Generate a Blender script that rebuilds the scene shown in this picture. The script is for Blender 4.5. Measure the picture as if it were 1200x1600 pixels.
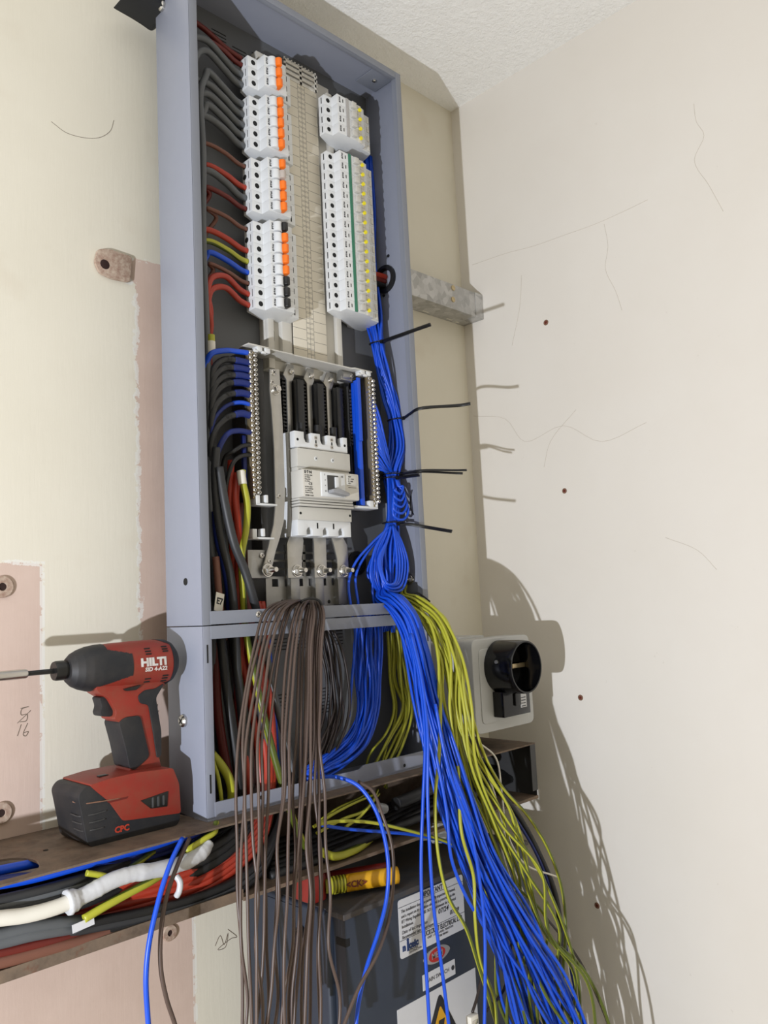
import bpy, bmesh, math, random
from mathutils import Vector, Matrix, Euler
random.seed(7)
S = bpy.context.scene
COL = S.collection
for o in list(bpy.data.objects): bpy.data.objects.remove(o)

# ------------------------------------------------------------------ camera
CAM_LOC = Vector((-.604677, -1.041898, .272563))
CAM_ROT = Euler((1.682975, .048016, -.780971), 'XYZ')
FPX = 1273.0
cd = bpy.data.cameras.new('camera'); cam = bpy.data.objects.new('camera', cd); COL.objects.link(cam)
cam.location = CAM_LOC; cam.rotation_euler = CAM_ROT
cd.sensor_fit = 'VERTICAL'; cd.sensor_height = 32.0; cd.lens = FPX/1600*32; cd.clip_start = .01
S.camera = cam
# ------------------------------------------------------------------ world, lamp, exposure
w = bpy.data.worlds.new('world'); S.world = w; w.use_nodes = True
bg = w.node_tree.nodes['Background']; bg.inputs[0].default_value = (1, .89, .67, 1); bg.inputs[1].default_value = .52
LAMP = Vector((-1.55, -.85, -.09))
ld = bpy.data.lights.new('work_lamp', 'POINT'); ld.energy = 140; ld.color = (.955, 1, 1.10); ld.shadow_soft_size = .012
lamp = bpy.data.objects.new('work_lamp', ld); COL.objects.link(lamp); lamp.location = LAMP
S.view_settings.view_transform = 'Standard'; S.view_settings.look = 'None'
S.view_settings.exposure = 0.0; S.view_settings.gamma = 1.0
try: S.view_settings.use_curve_mapping = False
except Exception: pass

# ------------------------------------------------------------------ measured sizes (metres)
W, H1, H2, D, YB = .4538, .2551, 1.2551, .084, .010
YW, XR, ZC = .069, .7907, 1.3957
RM = CAM_ROT.to_matrix()
def P(u, v, c, ax=1):
    "point of the place on the plane axis=c that is seen at photo position u, v"
    d = RM @ Vector(((u-600)/FPX, -(v-800)/FPX, -1))
    return CAM_LOC + d*((c-CAM_LOC[ax])/d[ax])

# ------------------------------------------------------------------ materials
def lin(h):
    h = h.lstrip('#'); r = []
    for i in (0, 2, 4):
        c = int(h[i:i+2], 16)/255
        r.append(c/12.92 if c <= .04045 else ((c+.055)/1.055)**2.4)
    return (*r, 1)
class NT:
    def __init__(s, name):
        s.m = bpy.data.materials.new(name); s.m.use_nodes = True; s.t = s.m.node_tree; s.n = s.t.nodes
        s.b = s.n['Principled BSDF']
        s.co = s.new('ShaderNodeTexCoord').outputs['Object']
        s.geo = s.new('ShaderNodeNewGeometry').outputs['Position']
    def new(s, k, **kw):
        n = s.n.new(k)
        for a, b in kw.items(): setattr(n, a, b)
        return n
    def ln(s, a, b): s.t.links.new(a, b)
    def inp(s, sock, v):
        if hasattr(v, 'is_linked') or isinstance(v, bpy.types.NodeSocket): s.ln(v, sock)
        else: sock.default_value = v
    def math(s, op, a, b=0.0, c=None):
        n = s.new('ShaderNodeMath', operation=op); s.inp(n.inputs[0], a); s.inp(n.inputs[1], b)
        if c is not None: s.inp(n.inputs[2], c)
        return n.outputs[0]
    def noise(s, scale, detail=4, rough=.6, vec=None, col=False):
        n = s.new('ShaderNodeTexNoise'); n.inputs['Scale'].default_value = scale; n.inputs['Detail'].default_value = detail
        n.inputs['Roughness'].default_value = rough; s.ln(vec if vec is not None else s.geo, n.inputs['Vector'])
        return n.outputs['Color' if col else 'Fac']
    def mapping(s, vec, scale=(1, 1, 1)):
        n = s.new('ShaderNodeMapping'); n.inputs['Scale'].default_value = scale; s.ln(vec, n.inputs['Vector']); return n.outputs[0]
    def ramp(s, f, stops):
        n = s.new('ShaderNodeValToRGB'); e = n.color_ramp.elements
        while len(e) < len(stops): e.new(.5)
        for i, (p, c) in enumerate(stops): e[i].position = p; e[i].color = c
        s.ln(f, n.inputs[0]); return n.outputs[0]
    def mix(s, f, a, b):
        n = s.new('ShaderNodeMix', data_type='RGBA'); s.inp(n.inputs['Factor'], f); s.inp(n.inputs['A'], a); s.inp(n.inputs['B'], b)
        return n.outputs['Result']
    def mixc(s, f, a, b):
        n = s.new('ShaderNodeMixRGB'); s.inp(n.inputs[0], f); s.inp(n.inputs[1], a); s.inp(n.inputs[2], b); return n.outputs[0]
    def bump(s, h, strength=.3, dist=.001):
        n = s.new('ShaderNodeBump'); n.inputs['Strength'].default_value = strength; n.inputs['Distance'].default_value = dist
        s.ln(h, n.inputs['Height']); s.ln(n.outputs[0], s.b.inputs['Normal'])
    def sep(s, vec):
        n = s.new('ShaderNodeSeparateXYZ'); s.ln(vec, n.inputs[0]); return n.outputs
    def base(s, c): s.inp(s.b.inputs['Base Color'], c)
    def setp(s, rough=.5, metal=0, spec=None, coat=0):
        s.b.inputs['Roughness'].default_value = rough; s.b.inputs['Metallic'].default_value = metal
        if spec is not None: s.b.inputs['Specular IOR Level'].default_value = spec
        if coat: s.b.inputs['Coat Weight'].default_value = coat
def scale_col(c, k): return (min(1, c[0]*k), min(1, c[1]*k), min(1, c[2]*k), 1)
def mat(name, h, rough=.5, metal=0, var=.08, nscale=60, spec=None, bump=0, bscale=200):
    q = NT(name); c = lin(h)
    f = q.noise(nscale, 3)
    q.base(q.mixc(f, scale_col(c, 1-var), scale_col(c, 1+var)))
    q.setp(rough, metal, spec)
    if bump: q.bump(q.noise(bscale, 2), bump, .0005)
    return q.m
def dusty(name, h, dust, amt=.5, rough=.6, metal=0, scale=25):
    q = NT(name)
    f = q.ramp(q.noise(scale, 6, .7), [(.5-.3*amt, (0, 0, 0, 1)), (.95-.3*amt, (1, 1, 1, 1))])
    q.base(q.mixc(f, lin(h), lin(dust))); q.setp(rough, metal)
    return q.m

m_paint  = mat('grey powder coat', '#878b98', .42, 0, .03, 40, bump=.05, bscale=900)
m_paint2 = mat('grey powder coat seams', '#7b7f89', .45, 0, .03)
m_back   = mat('shade darkened back plate', '#5f6164', .55, 0, .06, 8)  # case grey darkened, the deep shade inside the boxes put into the colour
m_white  = mat('white breaker plastic', '#d3d5d6', .38, 0, .02)
m_white2 = mat('warm grey breaker plastic', '#bfbdb6', .42, 0, .02)
m_cream  = mat('off white moulded plastic', '#c8c5bd', .45, 0, .03)
m_black  = mat('black plastic', '#141414', .35)
m_blackm = mat('matte black rubber', '#17181a', .6, 0, .15, 30)
m_hole   = mat('dark recess', '#0b0b0b', .8)
m_orange = mat('orange toggle plastic', '#ee7210', .4, 0, .05)
m_yellow = mat('yellow button plastic', '#e6d81c', .4)
m_green  = mat('green strip plastic', '#2e7259', .45)
m_blue   = mat('blue cable insulation', '#0e4ac6', .38, 0, .08, 20)
m_blued  = mat('dark blue sleeve', '#0b2168', .55, 0, .12, 60)
m_brown  = mat('brown cable insulation', '#51423a', .42, 0, .10, 20)
m_dbrown = mat('dark brown cable insulation', '#2c2320', .42, 0, .10, 20)
m_yel    = mat('yellow earth insulation', '#a3a32e', .42, 0, .10, 25)
m_grn    = mat('green earth insulation', '#4f5a18', .42, 0, .10, 25)
m_grey   = mat('grey cable sheath', '#54575a', .5, 0, .10, 30)
m_dgrey  = mat('dark grey cable sheath', '#2b2c2e', .5, 0, .12, 30)
m_blk    = mat('black cable sheath', '#121213', .5, 0, .15, 30)
m_red    = mat('red cable insulation', '#a23320', .45, 0, .08, 20)
m_dred   = mat('dark red cable insulation', '#5e170f', .5, 0, .12, 20)
m_tan    = mat('tan brown cable insulation', '#6e4638', .5, 0, .1, 20)
m_whitec = mat('white cable sheath', '#d8d4c8', .5, 0, .04, 30)
m_tape   = mat('silver white tape', '#bfc0c2', .3, 0, .08, 200, bump=.6, bscale=160)
m_steel  = mat('bright steel', '#c9c6c0', .28, 1, .08, 80)
m_tin    = mat('tinned copper bar', '#b3b1ac', .38, .9, .14, 45)
m_brass  = mat('brass terminal', '#c2b08a', .35, .8, .12, 200)
m_copper = mat('copper strand', '#8a4a2a', .4, .8, .1)
m_plate  = mat('brushed steel plate', '#9b9a97', .45, .85, .1, 90)
m_darkst = mat('dark steel', '#4a4a4a', .5, .5, .15, 40)
m_galv   = None
m_drill  = dusty('red tool plastic', '#84261a', '#74402e', .3, .5, 0, 40)
m_drillb = dusty('dusty black rubber', '#17191d', '#332f2c', .3, .6, 0, 30)
m_logo   = mat('white print', '#f2f2ee', .5, 0, .01)
m_print  = mat('dark print', '#2b2d33', .6)
m_printb = mat('dark blue print', '#1c3566', .6)
m_swbox  = dusty('dark grey enamel', '#262e3b', '#303844', .2, .5, 0, 14)
m_swtop  = dusty('dusty enamel', '#33373d', '#55483a', .5, .7, 0, 16)
m_rust   = dusty('rusty painted steel', '#b9a896', '#6d3522', .45, .8, 0, 110)
m_rustd  = dusty('dark rust', '#6a4a38', '#8d6a55', .5, .9, 0, 160)
m_isol   = mat('grey isolator case', '#b4b5b3', .38, 0, .03, 20)
m_bake   = mat('glossy black bakelite', '#0c0c0e', .14, 0, .1)
m_sticker= mat('white sticker', '#c9cacd', .5, 0, .04, 30)
m_plastic= mat('clear plastic bag', '#8f8f8c', .2, 0, .1, 60)
m_yelbl  = mat('yellow print', '#d09a14', .5)
m_redhan = dusty('red tool handle', '#821f16', '#651a13', .4, .5, 0, 30)
m_silver = mat('silver print', '#b5b3ad', .35, .6)

def mk_galv():
    q = NT('galvanised steel')
    v = q.new('ShaderNodeTexVoronoi'); v.inputs['Scale'].default_value = 75; q.ln(q.geo, v.inputs['Vector'])
    f = q.mixc(.5, v.outputs['Color'], q.noise(60, 5, col=True))
    g = q.new('ShaderNodeRGBToBW'); q.ln(f, g.inputs[0])
    q.base(q.ramp(g.outputs[0], [(.2, lin('#999895')), (.8, lin('#cccbc9'))])); q.setp(.42, .55)
    return q.m
m_galv = mk_galv()

def mk_trunk():
    q = NT('old dusty steel trunking')
    f = q.noise(18, 7, .7)
    c = q.ramp(f, [(.3, lin('#4a3d33')), (.5, lin('#6f6052')), (.7, lin('#84705d'))])
    r = q.ramp(q.noise(45, 6, .8), [(.56, (0, 0, 0, 1)), (.68, (1, 1, 1, 1))])
    q.base(q.mixc(q.math('MULTIPLY', r, .6), c, lin('#6b3d28'))); q.setp(.7, .25)
    return q.m
m_trunk = mk_trunk()

def rect(q, x, z, x0, x1, z0, z1):
    a = q.math('MINIMUM', q.math('SUBTRACT', x, x0), q.math('SUBTRACT', x1, x))
    b = q.math('MINIMUM', q.math('SUBTRACT', z, z0), q.math('SUBTRACT', z1, z))
    return q.math('MINIMUM', a, b)
def mk_wall_back():
    q = NT('cream paint over bare plaster')
    x, y, z = q.sep(q.geo)
    n1 = q.math('MULTIPLY', q.math('SUBTRACT', q.noise(38, 8, .75), .5), .030)
    streak = q.noise(1, 5, .7, vec=q.mapping(q.geo, (160, 1, 14)))
    n2 = q.math('MULTIPLY', q.math('SUBTRACT', streak, .5), .008)
    xw = q.math('ADD', x, q.math('ADD', n1, n2)); zw = q.math('ADD', z, q.math('MULTIPLY', n1, .5))
    a0 = P(213, 460, YW); a1 = P(218, 960, YW); at0 = P(240, 425, YW)
    ra = rect(q, xw, zw, (a0.x+a1.x)/2, .5, -.02, at0.z)
    rc = rect(q, xw, zw, P(200, 410, YW).x, .5, P(200, 440, YW).z, P(205, 402, YW).z)
    b = P(66, 880, YW); rb = rect(q, x, zw, -1.5, b.x, -.02, b.z)
    c = P(305, 1540, YW); rd = rect(q, x, zw, -1.5, c.x, -2, -.09)
    m = q.math('MAXIMUM', q.math('MAXIMUM', ra, rb), q.math('MAXIMUM', rc, rd))
    f = q.math('GREATER_THAN', m, 0.0)
    big = q.noise(5, 4)
    paint = q.mixc(big, lin('#d2ccbb'), lin('#dcd7c8'))
    smud = q.ramp(q.noise(9, 3, .5), [(.62, (0, 0, 0, 1)), (.8, (1, 1, 1, 1))])
    paint = q.mixc(q.math('MULTIPLY', smud, .35), paint, lin('#c3b49f'))
    plas = q.mixc(q.noise(14, 5), lin('#bda698'), lin('#d0bbae'))
    gl = q.ramp(m, [(0, (1, 1, 1, 1)), (1, (0, 0, 0, 1))])
    edge = q.math('MULTIPLY', q.math('LESS_THAN', q.math('ABSOLUTE', m), .0035), q.math('GREATER_THAN', q.noise(60, 4), .45))
    col = q.mixc(f, paint, plas)
    col = q.mixc(q.math('MULTIPLY', edge, .7), col, lin('#dddcd6'))
    q.base(col); q.setp(.75)
    hh = q.math('ADD', q.math('MULTIPLY', streak, .5), q.math('MULTIPLY', q.noise(30, 5), .6))
    hh = q.math('ADD', hh, q.math('MULTIPLY', f, -.6))
    q.bump(hh, .35, .0012)
    return q.m
def mk_wall_right():
    q = NT('off white flaky paint')
    big = q.noise(3.5, 5)
    c = q.mixc(big, lin('#d6d0c6'), lin('#dfdbd4'))
    sp = q.ramp(q.noise(70, 4, .7), [(.70, (0, 0, 0, 1)), (.76, (1, 1, 1, 1))])
    c = q.mixc(q.math('MULTIPLY', sp, .25), c, lin('#a79c8c'))
    q.base(c); q.setp(.75)
    v = q.new('ShaderNodeTexVoronoi', feature='DISTANCE_TO_EDGE'); v.inputs['Scale'].default_value = 7
    wv = q.mixc(.06, q.geo, q.noise(9, 5, .7, col=True)); q.ln(wv, v.inputs['Vector'])
    crack = q.math('MULTIPLY', q.math('LESS_THAN', v.outputs['Distance'], .004), q.math('GREATER_THAN', q.noise(4, 2), .55))
    h = q.math('ADD', q.math('MULTIPLY', q.noise(25, 6), .5), q.math('MULTIPLY', q.noise(6, 3), 1.0))
    q.bump(q.math('SUBTRACT', h, q.math('MULTIPLY', crack, .5)), .3, .0016)
    return q.m
def mk_ceiling():
    q = NT('white textured ceiling')
    q.base(q.mixc(q.noise(8, 4), lin('#f0efec'), lin('#f8f8f6'))); q.setp(.7)
    a = q.ramp(q.noise(95, 5, .65), [(.42, (0, 0, 0, 1)), (.68, (1, 1, 1, 1))])
    q.bump(q.math('ADD', a, q.noise(260, 3)), .55, .0022)
    return q.m
def mk_label():
    q = NT('printed circuit label')
    x, y, z = q.sep(q.geo)
    fz = q.math('FRACT', q.math('DIVIDE', q.math('SUBTRACT', z, .682), .0181))
    hl = q.math('LESS_THAN', fz, .045)
    dx = q.math('ABSOLUTE', q.math('SUBTRACT', x, .2625))
    inner = q.math('LESS_THAN', dx, .0078)
    fz2 = q.math('FRACT', q.math('DIVIDE', q.math('SUBTRACT', z, .685), .00905))
    hl2 = q.math('MULTIPLY', inner, q.math('MAXIMUM', q.math('LESS_THAN', fz2, .08), q.math('MULTIPLY', q.math('GREATER_THAN', fz2, .22), q.math('LESS_THAN', fz2, .3))))
    vl = q.math('MAXIMUM', q.math('LESS_THAN', q.math('ABSOLUTE', q.math('SUBTRACT', dx, .0078)), .0004), q.math('LESS_THAN', dx, .0004))
    l = q.math('MAXIMUM', q.math('MAXIMUM', q.math('MULTIPLY', hl, q.math('SUBTRACT', 1, inner)), hl2), vl)
    q.base(q.mixc(l, lin('#d2cbbb'), lin('#77756f'))); q.setp(.5)
    return q.m
m_wallb, m_wallr, m_ceil, m_label = mk_wall_back(), mk_wall_right(), mk_ceiling(), mk_label()

# ------------------------------------------------------------------ object helpers
def setprops(o, label=None, cat=None, group=None, kind=None):
    if label: o['label'] = label
    if cat: o['category'] = cat
    if group: o['group'] = group
    if kind: o['kind'] = kind
    return o
def thing(name, label, cat, loc=(0, 0, 0), group=None, rot=(0, 0, 0)):
    o = bpy.data.objects.new(name, None); COL.objects.link(o); o.empty_display_size = .02
    o.location = loc; o.rotation_euler = rot
    return setprops(o, label, cat, group)
def link(name, me, mats=None, parent=None, loc=None, rot=None):
    if mats is not None:
        for m in (mats if isinstance(mats, (list, tuple)) else [mats]): me.materials.append(m)
    o = bpy.data.objects.new(name, me); COL.objects.link(o)
    if parent is not None: o.parent = parent
    if loc is not None: o.location = loc
    if rot is not None: o.rotation_euler = rot
    return o
def finish(bm, name, smooth=False, angle=.6):
    bmesh.ops.recalc_face_normals(bm, faces=bm.faces)
    me = bpy.data.meshes.new(name); bm.to_mesh(me); bm.free()
    if smooth:
        for p in me.polygons: p.use_smooth = True
        try: me.set_sharp_from_angle(angle=angle)
        except Exception: pass
    return me
def add_box(bm, x0, x1, y0, y1, z0, z1, bev=0, seg=2, mi=0):
    r = bmesh.ops.create_cube(bm, size=1)
    vs = r['verts']
    for v in vs:
        v.co = Vector(((x0+x1)/2+v.co.x*(x1-x0), (y0+y1)/2+v.co.y*(y1-y0), (z0+z1)/2+v.co.z*(z1-z0)))
    fs = list({f for v in vs for f in v.link_faces})
    for f in fs: f.material_index = mi
    if bev:
        es = list({e for v in vs for e in v.link_edges})
        g = bmesh.ops.bevel(bm, geom=es, offset=bev, segments=seg, affect='EDGES', profile=.5)
        for f in g['faces']: f.material_index = mi
def box(name, x0, x1, y0, y1, z0, z1, m, parent=None, bev=.0008, seg=2):
    bm = bmesh.new(); add_box(bm, x0, x1, y0, y1, z0, z1, bev, seg)
    return link(name, finish(bm, name, bev > 0), m, parent)
def boxes(name, lst, m, parent=None, bev=.0006):
    bm = bmesh.new()
    for b in lst: add_box(bm, *b[:6], bev=bev if len(b) < 7 else b[6], mi=0 if len(b) < 8 else b[7])
    return link(name, finish(bm, name, True), m, parent)
def add_prism(bm, pts, a0, a1, axis='z', bev=0, seg=2, mi=0):
    "extrude a 2D outline along an axis: 'z' pts are (x,y); 'y' pts are (x,z); 'x' pts are (y,z)"
    def V(p, h):
        return {'z': (p[0], p[1], h), 'y': (p[0], h, p[1]), 'x': (h, p[0], p[1])}[axis]
    a = [bm.verts.new(V(p, a0)) for p in pts]; b = [bm.verts.new(V(p, a1)) for p in pts]
    n = len(pts); fs = [bm.faces.new(a), bm.faces.new(b[::-1])]
    for i in range(n): fs.append(bm.faces.new((a[i], b[i], b[(i+1) % n], a[(i+1) % n])))
    for f in fs: f.material_index = mi
    bmesh.ops.recalc_face_normals(bm, faces=fs)
    if bev:
        es = list({e for f in fs for e in f.edges})
        g = bmesh.ops.bevel(bm, geom=es, offset=bev, segments=seg, affect='EDGES', profile=.5, clamp_overlap=True)
        for f in g['faces']: f.material_index = mi
def prism(name, pts, a0, a1, m, parent=None, axis='z', bev=.0006, seg=2, loc=None):
    bm = bmesh.new(); add_prism(bm, pts, a0, a1, axis, bev, seg)
    return link(name, finish(bm, name, bev > 0), m, parent, loc)
def rounded(pts, r, k=4):
    "round the corners of a 2D outline"
    out = []; n = len(pts)
    for i in range(n):
        p, a, b = Vector(pts[i]), Vector(pts[i-1]), Vector(pts[(i+1) % n])
        rr = min(r, (a-p).length*.45, (b-p).length*.45)
        s, e = p+(a-p).normalized()*rr, p+(b-p).normalized()*rr
        for j in range(k+1):
            t = j/k; q = s*(1-t)**2+p*2*t*(1-t)+e*t*t; out.append((q.x, q.y))
    return out
def add_cyl(bm, p0, p1, r0, r1=None, n=16, mi=0, caps=True):
    p0, p1 = Vector(p0), Vector(p1); r1 = r0 if r1 is None else r1
    d = (p1-p0).normalized(); a = d.orthogonal().normalized(); b = d.cross(a)
    A = [bm.verts.new(p0+(a*math.cos(t)+b*math.sin(t))*r0) for t in [2*math.pi*i/n for i in range(n)]]
    B = [bm.verts.new(p1+(a*math.cos(t)+b*math.sin(t))*r1) for t in [2*math.pi*i/n for i in range(n)]]
    fs = []
    for i in range(n): fs.append(bm.faces.new((A[i], A[(i+1) % n], B[(i+1) % n], B[i])))
    if caps: fs += [bm.faces.new(A[::-1]), bm.faces.new(B)]
    for f in fs: f.material_index = mi
def cyl(name, p0, p1, r, m, parent=None, r1=None, n=20):
    bm = bmesh.new(); add_cyl(bm, p0, p1, r, r1, n)
    return link(name, finish(bm, name, True), m, parent)
def lathe_me(name, prof, axis_p, axis_d, n=32, closed=True):
    bm = bmesh.new(); p = Vector(axis_p); d = Vector(axis_d).normalized(); a = d.orthogonal().normalized(); b = d.cross(a)
    rings = []
    for s, r in prof:
        rings.append([bm.verts.new(p+d*s+(a*math.cos(t)+b*math.sin(t))*max(r, 1e-5)) for t in [2*math.pi*i/n for i in range(n)]])
    for A, B in zip(rings, rings[1:]):
        for i in range(n): bm.faces.new((A[i], A[(i+1) % n], B[(i+1) % n], B[i]))
    if closed: bm.faces.new(rings[0][::-1]); bm.faces.new(rings[-1])
    return finish(bm, name, True)
def lathe(name, prof, p, d, m, parent=None, n=32, closed=True):
    return link(name, lathe_me(name, prof, p, d, n, closed), m, parent)
def spline(pts, per=7):
    pts = [Vector(p) for p in pts]
    if len(pts) == 2: pts = [pts[0], pts[0].lerp(pts[1], .5), pts[1]]
    Q = [pts[0]*2-pts[1]]+pts+[pts[-1]*2-pts[-2]]; out = []
    for i in range(1, len(Q)-2):
        p0, p1, p2, p3 = Q[i-1:i+3]
        def tj(t, a, b): return t+max((b-a).length, 1e-6)**.5
        t0 = 0; t1 = tj(t0, p0, p1); t2 = tj(t1, p1, p2); t3 = tj(t2, p2, p3)
        for k in range(per):
            t = t1+(t2-t1)*k/per
            A1 = p0*((t1-t)/(t1-t0))+p1*((t-t0)/(t1-t0)); A2 = p1*((t2-t)/(t2-t1))+p2*((t-t1)/(t2-t1)); A3 = p2*((t3-t)/(t3-t2))+p3*((t-t2)/(t3-t2))
            B1 = A1*((t2-t)/(t2-t0))+A2*((t-t0)/(t2-t0)); B2 = A2*((t3-t)/(t3-t1))+A3*((t-t1)/(t3-t1))
            out.append(B1*((t2-t)/(t2-t1))+B2*((t-t1)/(t2-t1)))
    out.append(pts[-1]); return out
def add_tube(bm, path, r, sides=8, mis=None, flat=None, twist=0):
    n = len(path); T = []
    for i in range(n):
        d = path[min(i+1, n-1)]-path[max(i-1, 0)]
        T.append(d.normalized() if d.length > 1e-9 else Vector((0, 0, 1)))
    nrm = T[0].cross(Vector((0, 1, 0)))
    nrm = (nrm if nrm.length > .1 else T[0].orthogonal()).normalized(); rings = []
    for i in range(n):
        nrm = (nrm-T[i]*nrm.dot(T[i])); nrm = nrm.normalized() if nrm.length > 1e-6 else T[i].orthogonal().normalized()
        b = T[i].cross(nrm); rr = r[i] if isinstance(r, (list, tuple)) else r
        ring = []
        for k in range(sides):
            t = 2*math.pi*k/sides+twist*i
            ring.append(bm.verts.new(path[i]+nrm*(math.cos(t)*rr*(flat[0] if flat else 1))+b*(math.sin(t)*rr*(flat[1] if flat else 1))))
        rings.append(ring)
    for A, B in zip(rings, rings[1:]):
        for k in range(sides):
            f = bm.faces.new((A[k], A[(k+1) % sides], B[(k+1) % sides], B[k])); f.smooth = True
            if mis: f.material_index = mis[k]
    f = bm.faces.new(rings[0][::-1]); g = bm.faces.new(rings[-1])
YG = [0, 0, 0, 0, 0, 1, 1, 1]
def tube_me(name, pts, r, per=7, sides=8, yg=False, flat=None, raw=False, twist=None):
    bm = bmesh.new(); path = pts if raw else spline(pts, per)
    add_tube(bm, path, r, sides, YG if yg else None, flat, (.05 if yg else 0) if twist is None else twist)
    me = bpy.data.meshes.new(name); bm.to_mesh(me); bm.free(); return me
def cable(name, pts, r, m, label=None, group=None, parent=None, per=7, sides=8, cat='cable', flat=None):
    yg = m == 'yg'
    o = link(name, tube_me(name, pts, r, per, sides, yg, flat), [m_yel, m_grn] if yg else m, parent)
    if parent is None: setprops(o, label, cat, group)
    return o
def px(lst):
    return [P(*p) for p in lst]
def bundle(name, ctrl, n, r, m, label, group, jit=.3, per=7, ends=0, cat='cable'):
    "ctrl: list of (point, half width across, half width front to back); n separate cables along it"
    C = [Vector(c[0]) for c in ctrl]; out = []
    T = [(C[min(i+1, len(C)-1)]-C[max(i-1, 0)]).normalized() for i in range(len(C))]
    view = Vector((.69, .70, 0))
    for k in range(n):
        rad = math.sqrt((k+.5)/n); th = k*2.39996
        a, b = rad*math.cos(th), rad*math.sin(th); pts = []
        ja = jb = 0
        for i, c in enumerate(ctrl):
            e1 = T[i].cross(view); e1 = e1.normalized() if e1.length > .05 else Vector((.7, -.7, 0)); e2 = T[i].cross(e1).normalized()
            ja = .5*ja+random.uniform(-jit, jit); jb = .5*jb+random.uniform(-jit, jit)
            pts.append(C[i]+e1*((a+ja)*c[1])+e2*((b+jb)*c[2]))
        if ends: pts[-1] = pts[-1]+Vector((0, 0, random.uniform(-ends, ends)))
        out.append(cable(name, pts, r, m, label, group, per=per, cat=cat))
    return out
DG = None
def text_me(s, size, extrude=.00015, align='CENTER', shear=0, bold=0):
    cu = bpy.data.curves.new('t', 'FONT'); cu.body = s; cu.size = size; cu.extrude = extrude; cu.align_x = align; cu.align_y = 'CENTER'
    cu.shear = shear; cu.offset = bold; cu.resolution_u = 2
    o = bpy.data.objects.new('t', cu); COL.objects.link(o)
    bpy.context.view_layer.update()
    me = bpy.data.meshes.new_from_object(o.evaluated_get(bpy.context.evaluated_depsgraph_get()))
    bpy.data.objects.remove(o); bpy.data.curves.remove(cu); return me
def text(name, s, size, loc, m, parent=None, rot=(math.pi/2, 0, 0), align='CENTER', shear=0, sx=1, bold=0):
    me = text_me(s, size, align=align, shear=shear, bold=bold); me.materials.clear()
    o = link(name, me, m, parent, loc, rot); o.scale = (sx, 1, 1); return o
def dup(o, parent, loc=None, label=None, group=None):
    c = o.copy(); COL.objects.link(c); c.parent = parent
    if loc is not None: c.location = loc
    return c
def screw(name, p, d, r, h, m, parent, cross=True):
    bm = bmesh.new(); p = Vector(p); d = Vector(d).normalized()
    add_cyl(bm, p, p+d*h*.6, r, r, 14); add_cyl(bm, p+d*h*.6, p+d*h, r, r*.7, 14)
    a = d.orthogonal().normalized(); b = d.cross(a); q = p+d*(h+.0001)
    if cross:
        for u, v in ((a, b), (b, a)):
            k = [q+u*r*.6+v*r*.13, q-u*r*.6+v*r*.13, q-u*r*.6-v*r*.13, q+u*r*.6-v*r*.13]
            f = bm.faces.new([bm.verts.new(x) for x in k]); f.material_index = 1
    return link(name, finish(bm, name, True), [m, m_hole], parent)
def bolt(name, p, d, parent, R=.010, stud=.014):
    bm = bmesh.new(); p = Vector(p); d = Vector(d).normalized()
    add_cyl(bm, p, p+d*.0016, R, R, 24); add_cyl(bm, p+d*.0016, p+d*.003, R*.85, R*.75, 24)
    add_cyl(bm, p+d*.003, p+d*.009, R*.72, R*.66, 6); add_cyl(bm, p+d*.009, p+d*(.009+stud), R*.42, R*.36, 14)
    return link(name, finish(bm, name, True), m_steel, parent)
# ------------------------------------------------------------------ the room
def struct(o): o['kind'] = 'structure'; return o
wall_back = struct(box('wall_back', -1.5, XR+.05, YW, YW+.05, -1.0, ZC+.05, m_wallb, bev=0))
wall_right = struct(box('wall_right', XR, XR+.05, -1.9, YW, -1.0, ZC+.05, m_wallr, bev=0))
ceiling = struct(box('ceiling', -1.5, XR, -1.9, YW, ZC, ZC+.05, m_ceil, bev=0))
# hairline cracks and pencil marks belong to the walls
m_crack = mat('crack', '#bdb3a6', .9)
m_pencil = mat('pencil line', '#6f6357', .8)
for pl in ([(1084, 162), (1088, 190), (1100, 212), (1085, 250), (1108, 290), (1130, 330)],
           [(738, 414), (790, 396), (835, 384), (880, 368), (930, 350), (975, 330), (1012, 312)],
           [(944, 350), (950, 385), (946, 420), (962, 455), (972, 485)],
           [(815, 430), (812, 480), (800, 540)], [(740, 650), (790, 655), (820, 690), (880, 665), (940, 690), (1010, 660)],
           [(900, 640), (860, 690), (850, 730)], [(1040, 840), (1090, 860), (1120, 890)]):
    cable('crack', [P(u, v, XR, 0) for u, v in pl], .00038, m_crack, parent=wall_right, per=5, sides=5)
for pl in ([(80, 190), (105, 208), (150, 216), (172, 205), (178, 188)],):
    cable('crack', [P(u, v, YW) for u, v in pl], .0004, m_pencil, parent=wall_back, per=6, sides=5)
for pl in ([(32, 1107), (45, 1104), (34, 1108), (33, 1117), (42, 1116), (41, 1126), (31, 1128)], [(48, 1110), (27, 1130)], [(33, 1132), (27, 1150)], [(43, 1130), (36, 1148), (40, 1150), (44, 1143), (37, 1145)],
           [(246, 1100), (241, 1135)], [(248, 1110), (238, 1128)],
           [(336, 1478), (344, 1462), (350, 1476), (356, 1458), (352, 1480), (340, 1484), (362, 1466), (370, 1464), (356, 1452)]):
    cable('pencil_mark', [P(u, v, YW) for u, v in pl], .00055, m_pencil, parent=wall_back, per=5, sides=5)
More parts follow.
